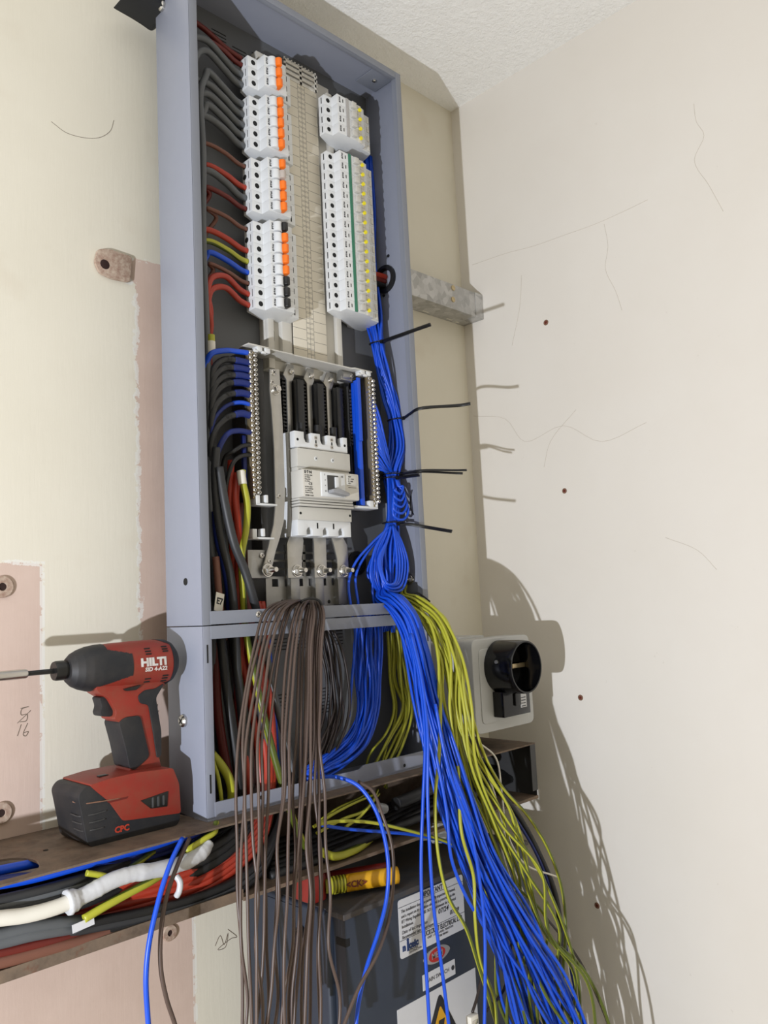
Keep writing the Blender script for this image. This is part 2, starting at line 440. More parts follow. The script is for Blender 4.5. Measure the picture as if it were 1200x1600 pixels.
# plugged screw holes in the right wall
for (u, v), r, lab in (((853, 504), .0048, 'rust stained screw hole highest on the right wall'), ((882, 767), .0044, 'rust stained screw hole halfway down the right wall'), ((907, 1090), .0046, 'rust stained screw hole right of the black round socket'), ((933, 1415), .0046, 'rust stained screw hole low on the right wall behind cables')):
    c = P(u, v, XR, 0); t = thing('screw_hole', lab, 'screw hole', c)
    lathe('rust_ring', [(0, r*1.25), (.0006, r*1.1), (.0008, r*.6), (.0004, r*.55)], (0, 0, 0), (-1, 0, 0), m_rustd, t, 14)
    cyl('plug', (0, 0, 0), (-.0006, 0, 0), r*.55, m_dred, t, n=12)
# ------------------------------------------------------------------ board enclosure (upper box)
T = .0016
enc = thing('distribution_board_case', 'tall open grey metal distribution board case on the back wall', 'electrical enclosure', (0, 0, 0))
def shell(parent, z0, z1, top, bottom):
    box('side_panel', 0, T, -D, YB, z0, z1, m_paint, parent, .0004); box('side_panel', W-T, W, -D, YB, z0, z1, m_paint, parent, .0004)
    if top: box('top_panel', T, W-T, -D, YB, z1-T, z1, m_paint, parent, 0)
shell(enc, H1, H2, True, False)
LW = .0135
def lshape(x0, x1, inner_right, z0, z1, bm):
    add_box(bm, x0, x1, -D-T*.2, -D+T, z0, z1, .0005)
    if inner_right: add_box(bm, x1-T, x1, -D+T, -D+.011, z0, z1)
    else: add_box(bm, x0, x0+T, -D+T, -D+.011, z0, z1)
bm = bmesh.new(); lshape(0, LW, True, H1, H2, bm); link('front_lip', finish(bm, 'front_lip', True), m_paint2, enc)
bm = bmesh.new(); lshape(W-LW, W, False, H1, H2, bm); link('front_lip', finish(bm, 'front_lip', True), m_paint2, enc)
boxes('top_lip', [(LW, W-LW, -D-T*.2, -D+T, H2-.0125, H2), (LW, W-LW, -D+T, -D+.01, H2-.0125, H2-.0125+T)], m_paint2, enc)
bp = [(T, W-T, YB-.0016, YB, H1, H2-T, 0, 0)]
for cx, cz, n in ((.115, 1.226, 6), (.155, 1.214, 6), (.195, 1.222, 6), (.365, 1.222, 6), (.405, 1.2, 6)):
    for k in range(n): bp.append((cx-.014, cx+.014, YB-.0020, YB-.0016, cz-k*.006, cz-k*.006-.0016, 0, 1))
boxes('back_plate', bp, [m_back, m_hole], enc)
# lower front bar of the upper box
boxes('bottom_bar', [(.0118, W-.012, -D-.001, -D+T, H1+.0006, .2738), (.0118, W-.012, -D+T, -D+.022, .2722, .2738), (T, W-T, YB-.03, YB-.002, H1, H1+T), (T, .02, -D+.01, YB-.03, H1, H1+T), (W-.02, W-T, -D+.01, YB-.03, H1, H1+T)], m_paint2, enc)
screw('bar_screw', P(403, 960, -D-.001), (0, -1, 0), .0045, .003, m_steel, enc)
for u, v in ((592, 129), (572, 92), (572, 140)):
    pass
box('corner_bracket', W-.055, W-.004, -D+.012, -.02, H2-.0045, H2-.0025, m_paint2, enc)
screw('corner_screw', (W-.03, -.045, H2-.0045), (0, 0, -1), .0042, .003, m_steel, enc)
cyl('side_hole', P(290, 909, 0, 0)+Vector((-.0004, 0, 0)), P(290, 909, 0, 0)+Vector((.001, 0, 0)), .0052, m_hole, enc)
lathe('cable_gland', [(0, .026), (.006, .026), (.007, .019), (.001, .017)], P(603, 437, W-T, 0), (-1, 0, 0), m_blk, enc, 28, closed=False)
gc = P(557, 880, YB-.002); lathe('cable_grommet', [(0, .021), (.003, .021), (.004, .014), (.001, .013), (.0005, .001)], gc, (0, -1, 0), m_blk, enc, 28)
for p in ((600, 462), (607, 400)):
    cyl('rivet', P(*p, W-T, 0), P(*p, W-T, 0)+Vector((-.0015, 0, 0)), .003, m_hole, enc, n=12)
# ------------------------------------------------------------------ extension box (lower)
ext = thing('cable_extension_box', 'shallow open grey metal cable box standing on the steel trunking', 'electrical enclosure', (0, 0, 0))
HB = H1-.0012
shell(ext, 0, HB, False, False)
for x0, inner in ((0, True), (W-LW, False)):
    bm = bmesh.new(); lshape(x0, x0+LW, inner, 0, HB, bm)
    for z in (.035, .205):
        add_box(bm, x0+.005, x0+.0068, -D-.0010, -D-.0002, z, z+.024, mi=1)
    link('front_lip', finish(bm, 'front_lip', True), [m_paint, m_hole], ext)
boxes('top_bar', [(.0118, W-.012, -D-.001, -D+T, .2362, HB), (.0118, W-.012, -D+T, -D+.02, .2362, .2378)], m_paint2, ext)
nx = P(565, 1216, -D).x
bm = bmesh.new()
add_prism(bm, [(.0118, .002), (W-.012, .002), (W-.012, .0245), (nx+.006, .0245), (nx-.004, .0195), (.0118, .0225)], -D-.001, -D+T, 'y')
add_box(bm, -.001, W+.001, -D-.003, -D+.03, -.0002, .0018, mi=0)
add_box(bm, 0, W, -.03, YB, 0, .0018)
link('bottom_bar', finish(bm, 'bottom_bar'), m_paint, ext)
bp = [(.10, W-T, YB-.0016, YB, 0, HB, 0, 0), (T, .10, YB+.0002, YB+.0018, 0, HB, 0, 0)]
for u, v, n in ((437, 998, 4), (467, 990, 5), (525, 985, 5), (437, 1085, 8), (503, 1075, 8)):
    c = P(u, v, YB)
    for k in range(n): bp.append((c.x-.013, c.x+.013, YB-.002, YB-.0016, c.z-k*.0055, c.z-k*.0055-.0016, 0, 1))
boxes('back_plate', bp, [m_back, m_hole], ext)
screw('side_bolt', P(288, 1126, 0, 0), (-1, 0, 0), .0085, .006, m_steel, ext)
for u, v in ((632, 1196), (408, 1246)):
    cyl('screw_hole', P(u, v, -D-.0011), P(u, v, -D-.0011)+Vector((0, -.0004, 0)), .0026, m_hole, ext, n=12)

# ------------------------------------------------------------------ busbar chassis
cha = thing('busbar_chassis', 'busbar chassis bolted inside the tall grey board case, grey rails and bare bars', 'busbar chassis', (0, 0, 0))
boxes('backing_rail', [(.178, .340, -.008, YB-.002, .66, 1.215), (.178, .190, -.016, -.008, .66, 1.2), (.328, .340, -.016, -.008, .66, 1.2), (.205, .226, -.018, -.008, .68, 1.2)], m_cream, cha, .001)
hs = P(424, 524, -.0085)
prism('slot', rounded([(hs.x-.006, hs.z-.012), (hs.x+.006, hs.z-.012), (hs.x+.006, hs.z+.012), (hs.x-.006, hs.z+.012)], .005), -.0086, -.0081, m_hole, cha, 'y', 0)
cov = boxes('circuit_label_strip', [(.226, .2985, -.0215, -.0195, .682, 1.1815)], m_label, cha, .0004)
vg = [(.226, .2985, -.0225, -.0195, 1.1815, 1.1835)]
for zz in (1.1835, 1.1925, 1.2015, 1.2105):
    pass
bm = bmesh.new()
for x0, x1 in ((.226, .230), (.2595, .265), (.2945, .2985)): add_box(bm, x0, x1, -.0225, -.0195, 1.1815, 1.215, .0004)
for k in range(4): add_box(bm, .226, .2985, -.0225, -.0195, 1.1815+k*.0098, 1.1815+k*.0098+.0060, .0004)
for k in range(10): add_box(bm, .2265+k*.0077, .2292+k*.0077, -.0225, -.0195, 1.215, 1.2195, .0003)
for k in range(4): add_box(bm, .2985, .3005, -.0225, -.0195, 1.184+k*.009, 1.1882+k*.009)
link('vented_end', finish(bm, 'vented_end', True), m_cream, cha)
# transverse cover plate with hooks
zp = .6785
bm = bmesh.new()
add_prism(bm, [(.112, -.052), (.150, -.052), (.155, -.049), (.2, -.049), (.205, -.047), (.33, -.047), (.335, -.051), (.3755, -.051), (.3755, -.03), (.385, -.028), (.385, .0), (.125, .0), (.112, -.03)], zp-.0022, zp, 'z', .0004)
link('top_cover_plate', finish(bm, 'top_cover_plate', True), m_white2, cha)
for x in (.128, .143, .347, .361):
    boxes('hook', [(x, x+.010, -.0525, -.038, zp-.010, zp-.002), (x-.006, x+.002, -.0525, -.048, zp-.012, zp-.008)], m_white, cha, .001)
# three phase bars with black covers between
for i, x in enumerate((.2225, .2655, .3085)):
    prism('phase_bar', [(x-.012, .55), (x-.002, .55), (x-.002, .64), (x+.004, .652), (x+.004, .672), (x-.009, .672), (x-.018, .652), (x-.012, .645)], -.018, -.015, m_tin, cha, 'y', .0004)
    bm = bmesh.new(); b0 = Vector((x-.0025, -.018, .659)); add_cyl(bm, b0, b0+Vector((0, -.004, 0)), .0048, .0045, 16); add_cyl(bm, b0+Vector((0, -.004, 0)), b0+Vector((0, -.006, 0)), .004, .002, 16)
    link('rivet_head', finish(bm, 'rivet_head', True), m_steel, cha)
    box('bar_cover', x+.0005, x+.0145, -.030, -.012, .548, .645, m_black, cha, .001)
bm = bmesh.new()
for x in (.2065, .2505, .2935, .3305):
    add_box(bm, x, x+.006, -.012, -.004, .545, .648)
    for k in range(17): add_box(bm, x-.003, x+.009, -.0155, -.004, .548+k*.006, .5505+k*.006)
link('bar_comb', finish(bm, 'bar_comb'), m_black, cha)
bm = bmesh.new(); add_box(bm, .3385, .3395, -.026, -.004, .545, .652)
for k in range(16): add_cyl(bm, (.3445, -.026, .55+k*.0063), (.3445, -.010, .55+k*.0063), .0024, n=8)
link('comb_edge', finish(bm, 'comb_edge'), m_darkst, cha)
bm = bmesh.new()
add_cyl(bm, (.318, -.03, .667), (.340, -.03, .667), .009, n=20); add_box(bm, .316, .342, -.036, -.022, .6575, .666, .002)
link('end_clamp', finish(bm, 'end_clamp', True), m_plate, cha)
screw('clamp_screw', (.337, -.0385, .666), (0, -1, 0), .0035, .0025, m_steel, cha)
box('side_rail', .150, .163, -.020, YB-.002, .36, .67, m_darkst, cha)
box('side_rail', .338, .350, -.004, YB-.002, .40, .67, m_darkst, cha)
# long bent neutral link
Y0 = -.048
def lk(u, v, y=Y0): p = P(u, v, y); return (p.x, p.z)
l = [lk(421, 577), lk(436, 577), lk(438, 612), lk(441, 660), lk(445, 770), lk(443, 815), lk(437, 840), lk(430, 862), lk(424, 889), lk(411, 887), lk(420, 850), lk(427, 820), lk(430, 790), lk(428, 700), lk(424, 640), lk(421, 610)]
nl = prism('neutral_link', l, Y0-.001, Y0+.002, m_tin, cha, 'y', .0004)
screw('link_screw', P(427, 582, Y0-.001), (0, -1, 0), .0050, .003, m_steel, nl)
screw('link_screw', P(425, 597, Y0-.001), (0, -1, 0), .0036, .002, m_steel, nl)
bolt('link_bolt', P(430, 609, Y0-.001), (0, -1, 0), nl, .0085, .001)
screw('link_screw', P(436, 775, Y0-.001), (0, -1, 0), .0036, .002, m_steel, nl)
screw('link_screw', P(421, 877, Y0-.001), (0, -1, 0), .0034, .002, m_steel, nl)
bolt('terminal_bolt', P(418, 891, Y0-.002), (0, -1, 0), nl, .010, .013)
# neutral terminal block bottom left
a = P(398, 865, -.045); b = P(419, 899, -.045)
boxes('neutral_terminal_block', [(a.x-.012, b.x+.004, -.044, -.012, b.z-.004, a.z+.006)], m_plate, cha, .0012)
screw('block_screw', P(409, 868, -.0445), (0, -1, 0), .0042, .0025, m_steel, cha)
# outgoing lugs
for i, u in enumerate((464, 502, 537)):
    c = P(u, 892, -.028); x = c.x; z = c.z
    o = [(x-.018, z+.042), (x-.012, z+.056), (x+.014, z+.056), (x+.016, z+.048), (x+.014, z+.036), (x+.011, z+.02), (x+.011, z-.011), (x-.018, z-.011)] if i == 0 else \
        [(x-.013, z+.056), (x+.013, z+.056), (x+.012, z-.011), (x-.014, z-.011)] if i == 1 else \
        [(x-.024, z+.056), (x+.002, z+.056), (x+.011, z+.043), (x+.012, z-.011), (x-.014, z-.011), (x-.013, z+.02), (x-.019, z+.043)]
    g = prism('outgoing_lug', o, -.028, -.024, m_tin, cha, 'y', .0005)
    bolt('terminal_bolt', (x, -.0285, z), (0, -1, 0), g, .0098, .013)
    box('lug_stem', x-.010, x+.008, -.024, -.010, z-.055, z+.02, m_plate, cha)
pz0, pz1 = P(416, 948, -.012).z, P(416, 905, -.012).z
pxa, pxb = P(416, 930, -.012).x, P(536, 925, -.012).x
bm = bmesh.new()
add_box(bm, pxa, pxb, -.012, -.010, pz0-.02, pz1-.012)
for k in range(7): add_box(bm, pxa+k*(pxb-pxa-.012)/6, pxa+k*(pxb-pxa-.012)/6+.012, -.012, -.010, pz1-.012, pz1)
add_box(bm, pxa, pxb, -.012, -.010, pz1, pz1+.004)
for k in range(3): add_box(bm, pxa+.006, pxb, -.011, -.009, pz1+.014+k*.013, pz1+.0175+k*.013)
for k in range(4): add_box(bm, pxa+.004+k*.036, pxa+.010+k*.036, -.011, -.009, pz1, pz1+.055)
link('slotted_base_plate', finish(bm, 'slotted_base_plate'), m_plate, cha)
for u in (441, 514): cyl('plate_hole', P(u, 940, -.0121), P(u, 940, -.0121)+Vector((0, -.0004, 0)), .003, m_hole, cha, n=12)
# small plastic clips on the left
for u, v in ((404, 785), (399, 838)):
    c = P(u, v, -.05)
    boxes('bar_clip', [(c.x-.006, c.x+.002, -.052, -.035, c.z-.003, c.z+.011), (c.x+.012, c.x+.017, -.052, -.04, c.z, c.z+.012), (c.x-.006, c.x+.034, -.052, -.03, c.z-.004, c.z-.001)], m_white, cha, .0008)
c = P(583, 790, -.05); boxes('bar_clip', [(c.x-.010, c.x, -.052, -.035, c.z-.003, c.z+.008), (c.x+.006, c.x+.010, -.052, -.04, c.z-.002, c.z+.008), (c.x-.045, c.x+.010, -.052, -.02, c.z-.006, c.z-.002)], m_white, cha, .0008)
# ------------------------------------------------------------------ neutral bars
def nbar(x, label, blue_side):
    t = thing('neutral_bar', label, 'terminal bar', (x, -.05, .436))
    box('brass_bar', -.0055, .0055, .001, .011, .003, .232, m_brass, t, .0006)
    s0 = screw('terminal_screw', (-.0030, .001, 0), (0, -1, 0), .0034, .0028, m_steel, t); s0.location = (0, 0, .008)
    n = 30
    for k in range(1, n): dup(s0, t, (0, 0, .008+k*.0076))
    s1 = screw('terminal_screw', (.0036, .0, 0), (0, -1, 0), .0036, .0045, m_steel, t); s1.location = (0, 0, .0118)
    for k in range(1, 29): dup(s1, t, (0, 0, .0118+k*.0076))
    if blue_side: boxes('blue_insulator', [(-.0335, -.0255, -.001, .002, .115, .226), (-.0330, -.0245, .002, .010, .004, .222), (-.0255, -.012, .018, .024, .004, .222)], m_blue if blue_side == 1 else m_blued, t, .0008)
    else: box('blue_insulator', -.0150, -.0085, .010, .016, .0, .10, m_blued, t)
    box('dark_carrier', -.006, .006, .012, .05, 0, .235, m_darkst, t)
nbar(.1200, 'long screw terminal bar on the left of the large white breaker', 0)
nbar(.3715, 'long screw terminal bar on the right of the large breaker beside blue cables', 1)
# ------------------------------------------------------------------ moulded case breaker
mc = thing('moulded_case_breaker', 'large white three pole moulded case breaker with a grey handle', 'circuit breaker', (.1968, 0, .385))
BW = .1127
def notch(x, w, zt, dz, up):
    s = 1 if up else -1
    return [(x-w, zt), (x-w, zt-s*dz*.6), (x-w*.6, zt-s*dz*.95), (x, zt-s*dz), (x+w*.6, zt-s*dz*.95), (x+w, zt-s*dz*.6), (x+w, zt)]
nxs = (.0270, .0610, .0950)
top = []
for x in nxs: top += notch(x, .0075, .1672, .017, True)
bot = []
for x in reversed((.0240, .0575, .0910)): bot += [(x+.0058, .0), (x+.0058, .009), (x+.003, .013), (x, .014), (x-.003, .013), (x-.0058, .009), (x-.0058, .0)]
prism('case', [(0, 0), (BW, 0), (BW, .168), (0, .168)], -.034, 0, m_white, mc, 'y', .001)
prism('top_terminal_cover', [(0, .141)]+[(0, .1672)]+top+[(BW, .1672), (BW, .141)], -.050, -.034, m_white, mc, 'y', .0006)
prism('bottom_terminal_cover', [(0, .022), (.003, .045), (BW-.002, .045), (BW, .022), (BW, 0)]+bot+[(0, 0)], -.050, -.034, m_white, mc, 'y', .0006)
for x in nxs: cyl('terminal_stub', (x, -.036, .152), (x, -.036, .185), .0062, m_blk, mc, n=14)
prism('upper_cover', [(.0, .109), (BW, .109), (BW, .139), (0, .139)], -.0555, -.034, m_white2, mc, 'y', .0012)
box('cover_band', .001, BW-.001, -.0525, -.034, .101, .109, m_white2, mc)
box('lower_cover', .0, BW, -.0535, -.034, .0245, .0455, m_white2, mc, .0014)
bm = bmesh.new()
for z in (.0465, .051, .0555): add_box(bm, -.001, BW+.001, -.0585+(z-.0465)*.2, -.034, z, z+.0032, .0006)
link('ribbed_band', finish(bm, 'ribbed_band', True), m_white2, mc)
box('front_panel', -.001, BW+.006, -.068, -.034, .059, .103, m_cream, mc, .0018)
box('front_step', BW+.001, BW+.0075, -.064, -.03, .061, .1, m_white, mc, .001)
box('handle_surround', .035, .086, -.0705, -.066, .0615, .1010, m_white, mc, .0014)
box('window_recess', .047, .071, -.0712, -.066, .0680, .0965, m_darkst, mc, .001)
prism('handle', rounded([(.048, .0665), (.082, .0625), (.083, .0675), (.062, .0735), (.048, .0725)], .002), -.084, -.069, mat('grey handle plastic', '#8e8f92', .4), mc, 'y', .001)
box('handle_flag', .062, .070, -.0738, -.070, .075, .094, m_white, mc, .001)
for x, z in ((.038, .1245), (.0735, .1245)): screw('cover_screw', (x, -.0555, z), (0, -1, 0), .0036, .0008, m_white, mc)
for x in (.0440, .0780):
    for z in (.160, .1475): screw('cover_screw', (x, -.0500, z), (0, -1, 0), .0034, .0006, m_steel, mc)
    box('slot_mark', x-.0012, x+.0012, -.0504, -.0498, .151, .156, m_hole, mc, 0)
for x, z in ((.006, .1535), (BW-.006, .1535), (.004, .035), (BW-.004, .035)): cyl('screw_hole', (x, -.0537 if z < .1 else -.0504, z), (x, -.0500, z), .0022, m_hole, mc, n=12)
for x in (.0405, .0745): box('slot_mark', x-.0014, x+.0014, -.0503, -.0498, .012, .021, m_hole, mc, 0)
def t2(s, size, x, z, y=-.0682, m=m_print, sx=1, par=mc, align='LEFT', bold=0): return text('print', s, size, (x, y, z), m, par, align=align, sx=sx, bold=bold)
t2('E·T·N', .0062, .0025, .0985, bold=.0002); t2('LZMB', .0025, .004, .1045, y=-.0527)
for k, s in enumerate(('In 160A 690V', 'Ui 1000V', 'Uimp 8kV', 'Icu 25kA')): t2(s, .0028, .003, .0935-k*.0032)
t2('CE', .0060, .0105, .080, bold=.0001)
for k, s in enumerate(('IEC/EN 60947', 'Cat A 50/60Hz', 'Ics 100% Icu', 'Made in Serbia')): t2(s, .0026, .003, .0750-k*.0030)
t2('BZMB1 A125', .0030, .003, .0615)
for k, s in enumerate(('I', '+', '+', 'O')): t2(s, .0040, .0415, .0965-k*.0088, y=-.0708)
t2('125', .004, .0765, .0955, y=-.0708, sx=.8)
box('rating_plate', .0915, .1135, -.0692, -.067, .083, .1, m_white2, mc, .0006)
for k, s in enumerate(('TEST', 'Ir = 125A', 'Ii = 8xIn', '40 C')): t2(s, .0032, .0935, .097-k*.0036, y=-.0694)
box('print_line', .0945, .112, -.0684, -.0678, .0795, .0800, m_print, mc, 0)
# ------------------------------------------------------------------ modular breakers
VROT = Matrix(((0, -1, 0), (0, 0, -1), (1, 0, 0))).to_euler()
def breaker_proto():
    t = thing('miniature_breaker', '', 'circuit breaker', (0, 0, 0))
    pts = [(0, -.018), (0, -.0415), (.019, -.0415), (.019, -.060), (.0635, -.060), (.0655, -.047), (.071, -.0445), (.0865, -.042), (.089, .002), (.086, .0085), (.05, .0085), (.044, -.001)]
    prism('body', pts, -.00895, .00895, m_white, t, 'z', .0005)
    prism('toggle_drum', [(.0335+.0075*math.cos(a), -.060-.0085*math.sin(a)) for a in [math.pi*k/10 for k in range(11)]], -.0075, .0075, m_white, t, 'z', .0004)
    box('indicator_slot', .0272, .0288, -.0604, -.0596, -.006, .006, m_hole, t, 0)
    prism('toggle', [(.036, -.060), (.0365, -.0705), (.040, -.0745), (.0455, -.0735), (.0475, -.060)], -.0068, .0068, m_orange, t, 'z', .0012)
    bm = bmesh.new(); add_cyl(bm, (.0105, -.0413, 0), (.0105, -.0418, 0), .0042, n=16); link('terminal_hole', finish(bm, 'h'), m_hole, t)
    box('side_slot', -.0003, .0003, -.0352, -.0342, -.006, .006, m_hole, t, 0)
    box('rear_slot', .0755, .0775, -.0442, -.0430, -.0045, .0045, m_hole, t, 0)
    text('logo', 'E·T·N', .0046, (.0245, -.0603, 0), m_print, t, VROT, bold=.0002)
    cyl('terminal_mouth', (-.0004, -.024, 0), (.001, -.024, 0), .0045, m_hole, t, n=14)
    return t
ORD = ['first', 'second', 'third', 'fourth', 'fifth', 'sixth', 'seventh', 'eighth', 'ninth', 'tenth', 'eleventh', 'twelfth', 'thirteenth', 'fourteenth', 'fifteenth', 'sixteenth']
def place(proto, x, z, lab, group, first, tmat=None):
    if first: r = proto
    else:
        r = proto.copy(); COL.objects.link(r)
        for c in list(proto.children):
            k = c.copy(); COL.objects.link(k); k.parent = r
    r.location = (x, 0, z); r['label'] = lab; r['group'] = group
    if tmat is not None:
        for c in r.children:
            if c.name.startswith('toggle') and not c.name.startswith('toggle_drum'):
                c.data = c.data.copy(); c.data.materials[0] = tmat
    return r
mb = breaker_proto(); first = True; LZ = []
m_clear = mat('clear toggle plastic', '#b4a9a0', .3)
spec = [('topmost left bank', 1.168, 'ooo'), ('second left bank', 1.0985, 'ooooo'), ('third left bank', .992, 'ocooo'), ('lowest left bank', .886, 'kooookkk')]
jobs = []
for nm, zt, s in spec:
    for k, c in enumerate(s): jobs.append((nm, zt-.009-k*.018, k, c, len(s)))
cm = {'o': (m_orange, 'an orange toggle'), 'c': (m_clear, 'a pale toggle'), 'k': (m_black, 'a black toggle')}
copies = []
for nm, z, k, c, n in jobs:
    r = place(mb, .1352, z, 'slim white breaker with %s, %s from the top of the %s' % (cm[c][1], ORD[k], nm), 'breakers in the left column', first, None)
    first = False; copies.append((r, c)); LZ.append(z)
for r, c in copies:
    for ch in r.children:
        if ch.name.split('.')[0] == 'toggle': 
            ch.data = ch.data.copy(); ch.data.materials[0] = cm[c][0]
def rcbo_proto():
    t = thing('residual_current_breaker', '', 'circuit breaker', (0, 0, 0))
    pts = [(0, -.0285), (0, -.0435), (.0165, -.0445), (.0165, -.060), (.058, -.060), (.066, -.0585), (.0850, -.0555), (.0865, -.046), (.1085, -.0445), (.1125, -.033), (.1195, .002), (.1165, .0085), (.08, .0085), (.07, -.001)]
    prism('body', pts, -.00895, .00895, m_white, t, 'z', .0005)
    box('toggle', .047, .058, -.0665, -.0595, -.0055, .0055, m_white2, t, .0012)
    box('green_flag', .0365, .0425, -.0612, -.0594, -.00895, .00895, m_green, t, 0)
    cyl('test_button', (.0705, -.0565, 0), (.0705, -.062, 0), .0034, m_yellow, t, n=14)
    box('button_strip', .0665, .0745, -.0592, -.0570, -.0088, .0088, m_cream, t, .0003)
    for x in (.0905, .1005): box('back_recess', x, x+.006, -.0462, -.0452, -.0055, .0055, m_cream, t, .0003)
    box('indicator', .0290, .0305, -.0604, -.0596, -.003, .003, m_hole, t, 0)
    bm = bmesh.new(); add_cyl(bm, (.0085, -.0440, 0), (.0085, -.0445, 0), .0040, n=16); link('terminal_hole', finish(bm, 'h'), m_hole, t)
    box('side_slot', -.0003, .0003, -.0375, -.0355, -.0055, .0055, m_hole, t, 0)
    text('logo', 'E·T·N', .0044, (.0225, -.0603, 0), m_print, t, VROT, bold=.0002)
    return t
rc = rcbo_proto(); first = True; RZ = []; rr = []
for nm, zt, n in (('upper right bank', 1.1685, 4), ('lower right bank', 1.0633, 16)):
    for k in range(n):
        z = zt-.009-k*.018
        rr.append((place(rc, .2957, z, 'long white breaker with yellow button, %s from the top of the %s' % (ORD[k], nm), 'breakers in the right column', first), n)); first = False; RZ.append(z)
m_wind = mat('clear window strip', '#a9a7a6', .25)
for r, n in rr:
    if n == 4:
        for ch in r.children:
            if ch.name.split('.')[0] == 'green_flag': ch.data = ch.data.copy(); ch.data.materials[0] = m_wind; ch.name = 'clear_window'
# ------------------------------------------------------------------ galvanised strut
st = thing('galvanised_channel', 'galvanised steel channel running from behind the case to the right wall', 'steel channel', (0, 0, 0))
bm = bmesh.new(); z0, z1 = .8825, .9371
add_box(bm, .30, XR-.027, .0125, .0145, z0, z1, .0004); add_box(bm, .30, XR-.027, .0145, YW-.0005, z0, z0+.002); add_box(bm, .30, XR-.027, .0145, YW-.0005, z1-.002, z1)
link('channel', finish(bm, 'channel', True), m_galv, st)
boxes('end_piece', [(XR-.0265, XR-.0006, .0118, .0145, z0-.0005, z1+.0005), (XR-.0265, XR-.0006, .0145, YW-.0006, z0-.0005, z0+.002)], m_galv, st, .0004)
for v in (450, 468):
    lathe('screw', [(0, .0062), (.0012, .0058), (.002, .004), (.0016, .002)], P(708, v, .0125), (0, -1, 0), m_brass, st, 18)
for u, v in ((665, 487), (702, 499), (716, 504)):
    c = P(u, v, z0, 2); box('slot', c.x-.009, c.x+.009, c.y-.002, c.y+.002, z0-.0003, z0+.0002, m_whitec, st, 0)
# ------------------------------------------------------------------ steel trunking under the boxes
tr = thing('steel_trunking', 'old dusty steel trunking along the wall under both boxes, cables lying in it', 'steel trunking', (0, 0, 0))
TF, TB, TZ, TX0, TX1 = -.1180, YW-.001, -.0975, -1.2, .692
ha, hb = P(63, 1348, 0, 2), P(20, 1338, 0, 2); hc = P(20, 1371, 0, 2)
ym = (hb.y+hc.y)/2; hw = abs(hb.y-hc.y)/2; hx1 = ha.x; hx0 = hx1-.13
arcf = [(hx1-hw*.7+hw*.7*math.cos(t), ym-hw*math.sin(t)) for t in [math.pi/2*k/6 for k in range(7)]]
arcb = [(hx0+hw*.7-hw*.7*math.cos(t), ym-hw*math.sin(t)) for t in [math.pi/2*k/6 for k in range(6, -1, -1)]]
bm = bmesh.new()
add_prism(bm, [(TX0, TF), (TX1, TF), (TX1, ym)]+arcf+arcb+[(TX0, ym)], -.0025, 0, 'z')
mir = lambda p: (p[0], 2*ym-p[1])
add_prism(bm, [(TX0, TB), (TX1, TB), (TX1, ym)]+[mir(p) for p in arcf+arcb]+[(TX0, ym)], -.0025, 0, 'z')
link('top_flange', finish(bm, 'top_flange'), m_trunk, tr)
box('web', TX0, TX1, TB-.002, TB, TZ, -.0025, m_trunk, tr, 0)
boxes('bottom_flange', [(TX0, TX1, TF+.002, TB-.002, TZ, TZ+.002, 0), (TX0, .03, TF, TF+.002, TZ-.001, TZ+.012, 0), (.03, TX1, TF, TF+.002, TZ-.003, TZ+.002, 0)], m_trunk, tr)
boxes('end_frame', [(TX1-.016, TX1, TF, TF+.002, TZ+.012, -.0025, 0), (TX1-.0018, TX1, TF+.002, TB-.002, TZ+.002, -.0025, 0)], m_darkst, tr)
h = P(38, 1337, 0, 2); cyl('screw_hole', (h.x+.025, h.y, .0001), (h.x+.025, h.y, .0005), .003, m_hole, tr, n=12)
# ------------------------------------------------------------------ dark switch box
sw = thing('main_switch_box', 'big dark grey metal main switch box hanging below the trunking', 'switch box', (0, 0, 0))
SX0, SX1, SZ, SB = .161, .60, -.150, -.64
bm = bmesh.new(); add_box(bm, SX0, SX1, -.128, YW-.001, SB, SZ, .006, 3); link('case', finish(bm, 'case', True), m_swbox, sw)
box('dusty_top', SX0+.006, SX1-.006, -.12, YW-.003, SZ, SZ+.0008, m_swtop, sw, 0)
LY = -.1555
bm = bmesh.new(); add_box(bm, SX0+.008, SX1-.006, LY, -.129, SB+.01, SZ-.003, .0025, 2); link('lid', finish(bm, 'lid', True), m_swbox, sw)
box('lid_rim', SX0+.004, SX1-.003, LY-.003, -.120, SZ-.006, SZ+.002, m_swtop, sw, .0015)
for (u0, u1, zz) in ((.012, .060, 0), (.075, .115, 0)):
    box('side_panel', SX0-.0016, SX0+.001, .045-u1, .055-u0, SB+.02, SZ-.006, m_swbox, sw, .0008)
lathe('side_knob', [(0, .008), (.006, .008), (.008, .006), (.008, .004), (.004, .003)], Vector((SX0-.001, -.072, -.188)), (-1, 0, 0), m_blk, sw, 18)
box('latch_notch', SX0+.0075, SX0+.016, LY-.0004, LY+.02, P(545, 1473, LY).z-.005, P(545, 1473, LY).z+.006, m_hole, sw, .001)
def plate(name, p0, p1, m, y, par, r=.003):
    return prism(name, rounded([(p0[0], p0[1]), (p1[0], p0[1]), (p1[0], p1[1]), (p0[0], p1[1])], r), y-.0005, y+.0004, m, par, 'y', 0)
a = P(621, 1404, LY); b = P(727, 1455, LY)
sx0, sx1 = a.x, b.x; sz1 = (a.z+P(724, 1368, LY).z)/2; sz0 = (b.z+P(626, 1494, LY).z)/2
notice = plate('inspection_notice', (sx0, sz0), (sx1, sz1), m_sticker, LY, sw, .005)
sw_, sh_ = sx1-sx0, sz1-sz0
